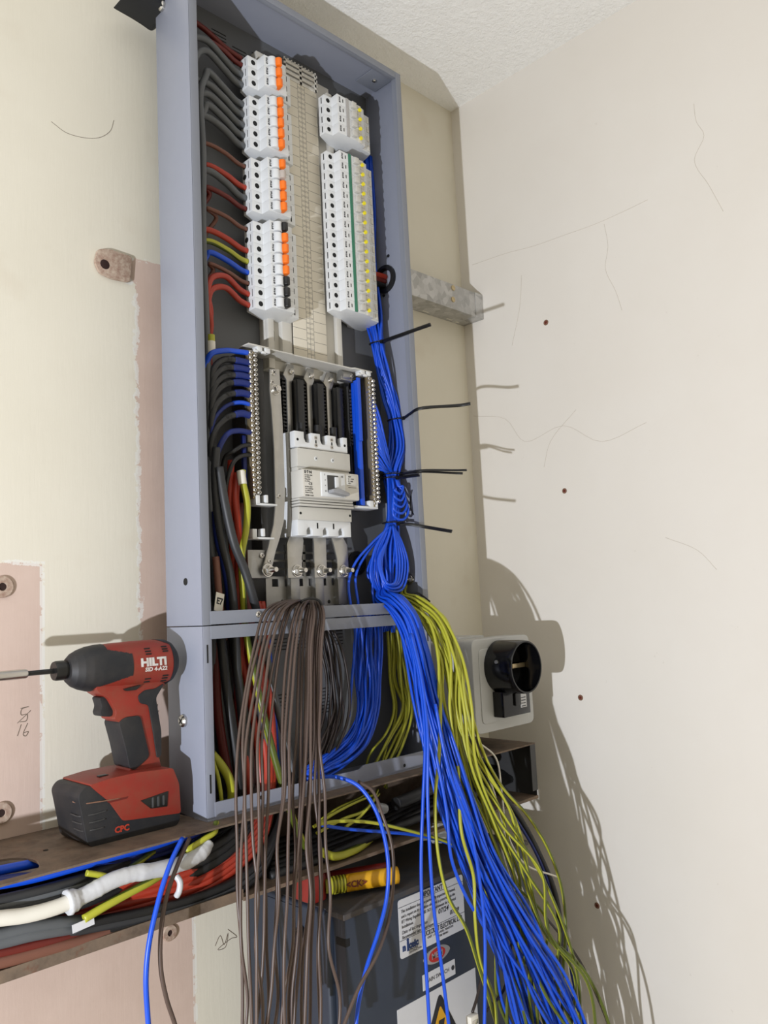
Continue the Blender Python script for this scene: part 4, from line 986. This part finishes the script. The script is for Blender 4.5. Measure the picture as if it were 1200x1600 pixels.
# blue cables draped over the bar
bundle('blue_cable', [(V(602, 915, -.040), .012, .010), (V(600, 933, -.066), .014, .008), (V(616, 940, -.098), .015, .009), (V(636, 968, -.125), .016, .012), (V(652, 1020, -.150), .018, .014), (V(667, 1090, -.172), .020, .016), (V(686, 1165, -.190), .024, .018), (V(711, 1250, -.205), .028, .020), (V(746, 1350, -.220), .032, .022), (V(790, 1450, -.232), .042, .024), (V(832, 1540, -.24), .056, .026), (V(875, 1650, -.25), .066, .028), (V(930, 1990, -.27), .075, .03)], 38, .00235, m_blue, 'blue cable in the thick bundle draped over the grey bar', 'blue cables draped over the bar', jit=.22, per=7)
stray = [('blue cable hanging straight in front of the notice, left of the pair', [(640, 990, -.165), (655, 1060, -.195), (664, 1150, -.215), (661, 1250, -.22), (658, 1340, -.222), (660, 1430, -.224), (665, 1500, -.226), (672, 1620, -.23)]),
         ('blue cable hanging straight in front of the notice, right of the pair', [(642, 990, -.170), (658, 1060, -.20), (668, 1150, -.222), (668, 1240, -.226), (672, 1340, -.228), (678, 1420, -.230), (690, 1510, -.232), (706, 1640, -.236)]),
         ('blue cable swinging left of the thick bundle across the notice corner', [(648, 1010, -.175), (662, 1100, -.2), (683, 1190, -.22), (698, 1270, -.228), (705, 1340, -.23), (728, 1400, -.232), (760, 1455, -.234), (790, 1520, -.236), (815, 1620, -.24)]),
         ('blue cable dropping nearly vertical right of the warning plate', [(680, 1100, -.21), (700, 1200, -.225), (735, 1300, -.24), (750, 1380, -.245), (757, 1450, -.246), (758, 1530, -.248), (756, 1640, -.25)])]
for lab, p_ in stray: cable('blue_cable', px(p_), .0025, m_blue, lab)
# long blue and brown loops in front of the switch box
cable('blue_cable', px([(470, 1218, -.10), (500, 1214, -.125), (530, 1215, -.15), (560, 1228, -.175), (585, 1262, -.195), (601, 1310, -.205), (607, 1360, -.21), (603, 1410, -.212), (590, 1460, -.214), (572, 1515, -.216), (560, 1570, -.218), (553, 1640, -.22)]), .0028, m_blue, 'single blue cable arching wide in front of the cutters')
cable('brown_cable', px([(560, 1221, -.14), (582, 1236, -.165), (598, 1275, -.185), (612, 1320, -.195), (615, 1370, -.2), (609, 1430, -.203), (590, 1490, -.225), (560, 1545, -.228), (538, 1600, -.23), (520, 1650, -.23)]), .0024, m_brown, 'single brown cable following the arching blue cable')
# blue bundle inside lower box
bundle('blue_cable', [(V(578, 960, -.035), .022, .010), (V(574, 1010, -.035), .024, .012), (V(576, 1060, -.036), .022, .012), (V(573, 1110, -.040), .018, .012), (V(558, 1155, -.048), .022, .012), (V(530, 1182, -.055), .016, .014), (V(505, 1198, -.060), .013, .012), (V(478, 1215, -.06), .012, .012)], 26, RB, m_blue, 'blue cable in the bundle curving left inside the lower box', 'blue cables in the lower box', jit=.25)
# earth cables over the bar
bundle('earth_cable', [(V(628, 915, -.030), .008, .008), (V(628, 934, -.060), .010, .008), (V(650, 944, -.105), .012, .010), (V(682, 972, -.150), .020, .014), (V(704, 1030, -.185), .024, .016), (V(712, 1110, -.2), .024, .016), (V(732, 1190, -.21), .022, .016), (V(764, 1280, -.22), .040, .018), (V(800, 1370, -.23), .052, .02), (V(828, 1460, -.24), .068, .022), (V(848, 1540, -.245), .078, .024), (V(870, 1650, -.25), .085, .024), (V(915, 1990, -.27), .09, .025)], 17, .0024, 'yg', 'yellow and green earth cable in the bundle draped over the bar', 'earth cables draped over the bar', jit=.42, per=8)
strayg = [('earth cable making the outermost bow beside the right wall', [(660, 945, -.12), (690, 975, -.16), (715, 1040, -.19), (735, 1110, -.205), (757, 1180, -.215), (785, 1230, -.22), (825, 1275, -.225), (858, 1330, -.23), (878, 1390, -.235), (884, 1450, -.24), (880, 1520, -.245), (880, 1640, -.25), (920, 1990, -.27)]),
          ('earth cable crossing in front of the notice', [(655, 945, -.115), (680, 1000, -.16), (688, 1080, -.19), (686, 1180, -.21), (680, 1250, -.22), (684, 1330, -.226), (700, 1400, -.23), (728, 1450, -.232), (748, 1510, -.234), (770, 1580, -.236), (790, 1650, -.24)]),
          ('earth cable falling just left of the thick blue bundle low down', [(690, 985, -.16), (706, 1080, -.19), (716, 1200, -.21), (721, 1300, -.225), (740, 1370, -.232), (742, 1430, -.234), (750, 1500, -.236), (772, 1560, -.24), (778, 1640, -.242)]),
          ('earth cable bowing right then crossing back low down', [(668, 950, -.13), (700, 1030, -.18), (726, 1120, -.2), (756, 1200, -.215), (800, 1270, -.225), (820, 1330, -.23), (828, 1390, -.235), (840, 1450, -.24), (880, 1530, -.245), (925, 1640, -.25), (990, 1990, -.27)]),
          ('earth cable stretched across under the trunking', [(498, 1288, -.125), (530, 1283, -.14), (580, 1285, -.15), (640, 1298, -.155), (690, 1312, -.16), (740, 1335, -.17), (790, 1380, -.19), (830, 1430, -.2)])]
for lab, p_ in strayg: cable('earth_cable', px(p_), .0026, 'yg', lab)
cable('blue_cable', px([(500, 1289, -.12), (540, 1295, -.13), (600, 1300, -.14), (650, 1305, -.145), (700, 1318, -.15), (740, 1345, -.16)]), .0024, m_blue, 'blue cable stretched across beside the yellow one under the trunking')
cable('black_cable', px([(770, 1225, -.13), (810, 1275, -.14), (845, 1340, -.15), (868, 1400, -.16), (876, 1460, -.17), (870, 1540, -.18), (862, 1640, -.19)]), .0050, m_blk, 'thick black cable bowing beside the right wall')
cable('blue_cable', px([(790, 1255, -.14), (836, 1330, -.15), (864, 1400, -.155), (880, 1460, -.16), (895, 1530, -.17), (915, 1640, -.18)]), .0026, m_blued, 'dark blue cable bowing beside the thick black cable')
for k, p_ in enumerate(([(735, 1180, -.18), (765, 1220, -.19), (785, 1290, -.195), (800, 1350, -.2), (820, 1400, -.205)], [(748, 1160, -.16), (775, 1185, -.17), (784, 1240, -.175), (792, 1300, -.18), (815, 1345, -.19), (870, 1370, -.18)], [(775, 1290, -.19), (790, 1350, -.2), (812, 1410, -.21), (836, 1460, -.215)])):
    cable('white_cable', px(p_), .0016, m_whitec, ['thin white cable tangled right of the blue bundle, the lowest start', 'thin white cable arching below the isolator box', 'thin white cable hanging lowest among the earth cables'][k])
for k, p_ in enumerate(([(800, 1470, -.19), (790, 1540, -.2), (760, 1580, -.21)], [(850, 1430, -.17), (905, 1500, -.17), (950, 1600, -.17), (965, 1650, -.17)], [(753, 1525, -.21), (745, 1560, -.215), (738, 1582, -.218)])):
    cable('brown_cable', px(p_), .0022, m_dbrown, ['dark brown cable low among the blue cables', 'dark brown cable leaning right along the wall at bottom', 'short dark brown cable ending in the white connector'][k])
tt = thing('white_connector', 'small white connector at the bottom beside the warning plate', 'connector', P(738, 1592, -.22))
boxes('body', [(-.009, .009, -.005, .005, -.014, .006)], m_whitec, tt, .002); box('wire_clamp', -.006, .006, -.0058, -.0046, -.006, .0, m_steel, tt, .0003)
# earth cables inside the lower box
bundle('earth_cable', [(V(616, 960, -.030), .018, .010), (V(620, 1010, -.030), .018, .010), (V(626, 1060, -.030), .018, .010), (V(632, 1110, -.034), .014, .010), (V(618, 1155, -.040), .018, .010), (V(600, 1195, -.045), .022, .010), (V(588, 1225, -.04), .022, .01)], 11, .0024, 'yg', 'yellow and green earth cable inside the lower box', 'earth cables in the lower box', jit=.4)
# brown cables over the bar
lv = [938, 960, 1010, 1080, 1160, 1240, 1320, 1400, 1480, 1560, 1640]
dp_ = [-.070, -.098, -.118, -.132, -.145, -.155, -.165, -.175, -.185, -.19, -.195]
ends = [375, 383, 392, 398, 405, 412, 420, 426, 434, 442, 450, 456, 463, 470, 478, 486, 495, 505, 520, 532]
tops = [412, 419, 426, 433, 440, 446, 452, 458, 464, 469, 474, 478, 482, 485, 488, 491, 494, 497, 500, 503]
bulge = [372, 378, 386, 395, 402, 410, 420, 440, 444, 452, 462, 470, 476, 480, 484, 488, 490, 494, 497, 500]
perm = list(range(20)); random.shuffle(perm)
for k in range(20):
    e = ends[k] if random.random() < .45 else ends[perm[k]]*.5+ends[k]*.5
    pts = [P(478+k*.8, 940, -.050)]
    for j, v in enumerate(lv):
        if j == 0: x = tops[k]*.45+487*.55+ (k-10)*.6; vv = 942-abs(k-14)*.2
        elif j == 1: x = tops[k]+2; vv = v-(4 if k < 8 else 0)
        elif j < 5: t = (0, 0, .40, .74, 1)[j]; x = tops[k]+(bulge[k]-tops[k])*t; vv = v
        else: t = (j-4)/6.0; x = bulge[k]+(e-bulge[k])*t**1.2+random.uniform(-5, 5); vv = v
        pts.append(P(x+random.uniform(-1.5, 1.5), vv, dp_[j]+(k % 5)*-.0065))
    cable('brown_cable', pts, .0021, m_brown, 'brown cable in the spread bunch hanging over the grey bar', 'brown cables hanging over the bar', per=6)
bundle('brown_cable', [(V(505, 975, -.030), .010, .008), (V(515, 1010, -.034), .016, .010), (V(522, 1060, -.036), .018, .010), (V(524, 1110, -.038), .018, .010), (V(512, 1160, -.044), .018, .010), (V(492, 1200, -.055), .012, .01), (V(470, 1240, -.06), .012, .01)], 9, .0023, m_dbrown, 'dark brown cable bowing inside the lower box beside the blue bundle', 'dark brown cables in the lower box', jit=.35)
# two cables hanging at far left below the trunking
cable('blue_cable', px([(285, 1310, -.125), (268, 1345, -.14), (254, 1385, -.15), (242, 1430, -.155), (232, 1480, -.158), (228, 1530, -.16), (231, 1590, -.162), (236, 1650, -.165)]), .0030, m_blue, 'single blue cable hanging at left below the trunking')
cable('brown_cable', px([(296, 1310, -.12), (280, 1345, -.135), (262, 1395, -.145), (252, 1450, -.15), (251, 1510, -.152), (260, 1560, -.154), (273, 1600, -.156), (285, 1650, -.16)]), .0026, m_brown, 'single brown cable hanging beside the blue one at left')
# ------------------------------------------------------------------ cables lying in the trunking
tk = []
for k in range(6):
    o_ = k*11
    tk.append(('thick red cable in the trunking, %s from the top of the red run' % ORD[k], m_red, .0063, [(-60, 1425+o_*.9, -.060-.006*(k % 2)), (60, 1405+o_, -.070-.006*(k % 3)), (150, 1390+o_*.95, -.080), (240, 1370+o_*.9, -.088), (310, 1345+o_*.9, -.090), (365, 1312+o_*.85, -.088), (400+k*2, 1275+o_*.6, -.078), (414+k*2, 1235, -.060), (414+k*2.5, 1190, -.045-.004*(k % 2)), (404+k*4, 1130, -.03-.005*(k % 3)), (392+k*5, 1060, -.02), (384+k*6, 990, -.012), (378+k*6, 940, -.008)]))
for k in range(5):
    o_ = k*14
    tk.append(('dark grey cable in the trunking, %s from the top of the grey run' % ORD[k], m_grey if k % 2 else m_dgrey, .0062, [(-60, 1420+o_*.55, -.10), (0, 1407+o_*.6, -.104), (70, 1390+o_*.65, -.106), (130, 1372+o_*.7, -.100), (180, 1352+o_*.7, -.085), (250, 1325+o_*.6, -.05), (330, 1305+o_*.5, -.02), (380, 1280, 0)]))
for k in range(3):
    o_ = k*13
    tk.append(('black cable in the trunking behind the taped white cable, %s from the top' % ORD[k], m_blk, .0068, [(-60, 1400+o_, -.03), (80, 1372+o_, -.04), (200, 1340+o_, -.06), (280, 1345+o_, -.085), (340, 1318+o_, -.096), (385, 1280+o_*.6, -.085), (400, 1230, -.05)]))
for k in range(3):
    o_ = k*9
    tk.append(('black cable along the bottom edge of the trunking, %s from the bottom' % ORD[2-k], m_blk if k != 1 else m_dgrey, .0064, [(-60, 1508+o_-16, -.098), (40, 1482+o_-14, -.104), (140, 1455+o_-12, -.108), (230, 1434+o_-10, -.110), (310, 1412+o_-10, -.108), (370, 1385+o_-10, -.102), (410, 1345+o_-6, -.09), (432, 1290, -.07), (440, 1240, -.05)]))
for k in range(2):
    o_ = k*12
    tk.append((['light grey cable lying under the taped white cable, the upper', 'light grey cable lying under the taped white cable, the lower'][k], m_grey, .0075, [(-60, 1470+o_, -.108), (0, 1460+o_, -.110), (50, 1448+o_, -.112), (100, 1442+o_*.8, -.110), (125, 1440+o_*.7, -.106)]))
tk.append(('dark red cable near the bottom left of the trunking', m_dred, .0070, [(-60, 1500, -.104), (0, 1490, -.108), (60, 1476, -.110), (120, 1460, -.106), (190, 1440, -.10), (260, 1420, -.09)]))
tk.append(('brown dusty cable lowest at the left of the trunking', m_tan, .0068, [(-60, 1515, -.108), (0, 1504, -.112), (60, 1488, -.113), (120, 1472, -.112), (190, 1452, -.108)]))
for k in range(3):
    tk.append(('blue cable high in the trunking under the shelf edge, %s from the front' % ORD[k], m_blued if k else m_blue, .0048, [(-60, 1392-k*5, -.085+k*.02), (40, 1376-k*3, -.095+k*.018), (110, 1358+k*3, -.100+k*.015), (180, 1338+k*5, -.100+k*.012), (240, 1322+k*7, -.098+k*.01), (300, 1300+k*6, -.09+k*.01), (330, 1285, -.06)]))
tk.append(('blue cable seen through the slot in the trunking shelf', m_blue, .0056, [(-60, 1372, -.045), (0, 1360, -.046), (60, 1348, -.046), (120, 1335, -.046), (200, 1318, -.04)]))
for lab, m, r, p_ in tk: cable('trunking_cable', px(p_), r, m, lab)
wc = thing('taped_white_cable', 'white cable wrapped in silver tape lying in front of the trunking', 'cable', (0, 0, 0))
wp_ = px([(-60, 1442, -.118), (0, 1435, -.120), (40, 1430, -.121), (80, 1420, -.122), (112, 1408, -.122), (145, 1392, -.122), (175, 1376, -.122), (205, 1366, -.122), (240, 1360, -.122), (275, 1352, -.120), (300, 1342, -.117), (318, 1328, -.112), (324, 1312, -.105)])
sp_ = spline(wp_, 8)
link('sheath', tube_me('sheath', sp_[:36], .0082, raw=True, sides=12), m_whitec, wc)
rad = [.0095*(1+.03*math.sin(k*.7)+.035*random.uniform(-1, 1)) for k in range(len(sp_)-30)]
rad[0:5] = [.0135, .0142, .0125, .0128, .0110]; rad[-3:] = [.007, .006, .004]
bm = bmesh.new(); add_tube(bm, sp_[30:], rad, 12); me = bpy.data.meshes.new('tape_wrap'); bm.to_mesh(me); bm.free(); link('tape_wrap', me, m_tape, wc)
cable('earth_cable', px([(131, 1436, -.121), (160, 1418, -.122), (200, 1396, -.121), (235, 1377, -.118), (262, 1358, -.11), (300, 1320, -.09)]), .0050, 'yg', 'yellow earth cable end crossing below the taped white cable')
cable('earth_cable', px([(135, 1364, -.112), (155, 1367, -.114), (180, 1370, -.114), (210, 1352, -.106), (240, 1330, -.09)]), .0036, 'yg', 'short yellow earth cable end above the taped white cable')
cable('earth_cable', px([(290, 1330, -.112), (320, 1310, -.114), (335, 1300, -.112), (338, 1285, -.1)]), .0040, 'yg', 'yellow earth cable tucked under the corner of the lower box')
tg2 = thing('paper_tag', 'small blank white paper tag below the yellow cable end', 'tag', P(131, 1444, -.123), rot=(0, -.1, 0)); box('paper', -.013, .012, 0, .0008, -.005, .004, m_sticker, tg2, 0)
cable('tape_strip', px([(275, 1368, -.112), (281, 1378, -.116), (280, 1392, -.116), (276, 1400, -.112)]), .004, m_tape, 'short white tape tab over the red cables', cat='tape')
# dim cables in the right part of the trunking
dk = [('black cable bunched in the open trunking, %s from the left', m_blk, .0085)]
for k in range(7):
    p_ = [(420, 1322+k*8, -.02-.011*k), (500, 1300+k*7, -.026-.011*k), (580, 1272+k*6+random.uniform(-4, 4), -.030-.011*k), (660, 1240+k*6+random.uniform(-4, 4), -.028-.011*k), (740, 1212+k*5, -.022-.010*k), (800, 1192+k*4, -.02-.006*k)]
    cable('black_cable', px(p_), .0075-.0004*(k % 3), m_blk, 'black cable bunched in the open trunking behind the blue arch', 'black cables in the open trunking')
for k, p_ in enumerate(([(490, 1292, -.108), (520, 1272, -.111), (552, 1255, -.110), (585, 1241, -.100)], [(495, 1302, -.110), (535, 1280, -.113), (570, 1266, -.112), (592, 1240, -.104)], [(540, 1292, -.112), (562, 1276, -.114), (582, 1252, -.112), (590, 1234, -.104)], [(500, 1282, -.104), (530, 1262, -.106), (556, 1250, -.104), (575, 1238, -.095)])):
    cable('earth_cable', px(p_), .0024, 'yg', 'short earth cable slanting in the open trunking behind the blue arch', 'earth cables in the open trunking')
cable('earth_cable', px([(640, 1242, -.105), (665, 1230, -.108), (690, 1225, -.105), (715, 1222, -.09)]), .0030, 'yg', 'earth cable in the open trunking behind the blue pair')
cable('earth_cable', px([(500, 1330, -.10), (520, 1338, -.11), (550, 1330, -.108), (570, 1318, -.095), (600, 1290, -.08), (640, 1278, -.06), (672, 1262, -.05)]), .0060, 'yg', 'thick earth cable sagging under the trunking above the cutters')
bg_ = thing('plastic_bag', 'crumpled clear plastic bag on the switch box behind the blue pair', 'bag', P(690, 1300, -.10))
bm = bmesh.new(); r_ = bmesh.ops.create_icosphere(bm, subdivisions=3, radius=1)
for v in bm.verts:
    n_1 = 1+.35*math.sin(v.co.x*5+v.co.y*3)*math.cos(v.co.z*4+v.co.y*6); v.co = Vector((v.co.x*.038*n_1, v.co.y*.022*n_1, v.co.z*.013*n_1))
link('film', finish(bm, 'film'), m_plastic, bg_)
ct = thing('cut_cable_end', 'black cable with a clear capped end in the open trunking', 'cable', (0, 0, 0))
cable('sheath', px([(720, 1222, -.10), (680, 1230, -.112), (645, 1245, -.115), (618, 1256, -.115)]), .0100, m_blk, parent=ct)
cable('end_cap', px([(602, 1264, -.115), (597, 1256, -.115), (586, 1267, -.115)][:1]+[(590, 1262, -.115)]), .0075, m_plastic, parent=ct)
# ------------------------------------------------------------------ cable ties
def tie(center, tdir, r, tip, lab, second=None, w=.0027):
    t = thing('cable_tie', lab, 'cable tie', (0, 0, 0), 'black cable ties on the blue bundle'); c = Vector(center); d = Vector(tdir).normalized()
    a = d.orthogonal().normalized(); b = d.cross(a)
    ring = [c+(a*math.cos(q)+b*math.sin(q))*r for q in [2*math.pi*k/20 for k in range(21)]]
    link('loop', tube_me('loop', ring, w, raw=True, flat=(.45, 1.1)), m_black, t)
    e = (Vector(tip)-c); s = c+e.normalized()*r*1.0
    bm = bmesh.new(); r_ = bmesh.ops.create_cube(bm, size=.0062)
    for v in bm.verts: v.co = v.co+s
    bmesh.ops.bevel(bm, geom=bm.edges[:], offset=.0008, segments=2, affect='EDGES'); link('head', finish(bm, 'head', True), m_black, t)
    for k, tp_ in enumerate([tip]+([second] if second else [])):
        tp_ = Vector(tp_); L2 = (tp_-s).length; sag = Vector((0, 0, L2*.05))
        link('tail', tube_me('tail', [s, (s.lerp(Vector((.428, -.103, s.z*.75+tp_.z*.25)), .5) if tp_.x > .42 else s.lerp(tp_, .4)), (Vector((.434, -.104, s.z*.6+tp_.z*.4)) if tp_.x > .42 else s.lerp(tp_, .7)), s.lerp(tp_, .85)+sag*.15 if tp_.x > .46 else s.lerp(tp_, .97), tp_], w, flat=(1.15, .38), per=6), m_black, t)
tie(P(590, 536, -.030), (.15, 0, -1), .0135, (.385, -.184, .728), 'highest cable tie on the blue bundle, tail pointing up right')
tie(P(619, 656, -.037), (.1, 0, -1), .0145, (.503, -.164, .615), 'second cable tie down, long tail across the case edge')
tie(P(611, 742, -.044), (0, 0, -1), .0175, (.508, -.143, .500), 'third cable tie down, at the neck, with a doubled tail', (.501, -.139, .494))
tie(P(611, 748, -.044), (0, 0, -1), .0175, P(655, 742, -.12), 'extra cable tie just below the doubled tail')
tie(P(612, 817, -.046), (0, 0, -1), .0150, (.433, -.164, .387), 'lowest cable tie on the blue bundle, tail pointing down right')
cable('tie_wire', px([(485, 944, -.085), (470, 940, -.098), (485, 935, -.105), (500, 940, -.11), (506, 965, -.105), (505, 985, -.1)]), .0018, m_black, 'thin black tie around the brown cables on the bar', cat='cable tie')
cable('tie_wire', px([(632, 938, -.06), (650, 926, -.075), (662, 932, -.085), (672, 940, -.09)]), .0014, m_black, 'thin black tie around the earth cables on the bar', cat='cable tie')
cable('black_wire', [P(u, v, W-T-.0008, 0) for u, v in ((648, 760), (653, 790), (648, 805), (641, 790), (644, 765))], .0010, m_black, 'thin black wire loop against the right side of the case', cat='wire')
eb = thing('earth_stud', 'chrome earth stud on the right side near the grey bar', 'stud', P(641, 905, W-T, 0))
bolt('stud_bolt', (0, 0, 0), (-1, 0, 0), eb, .009, .016)
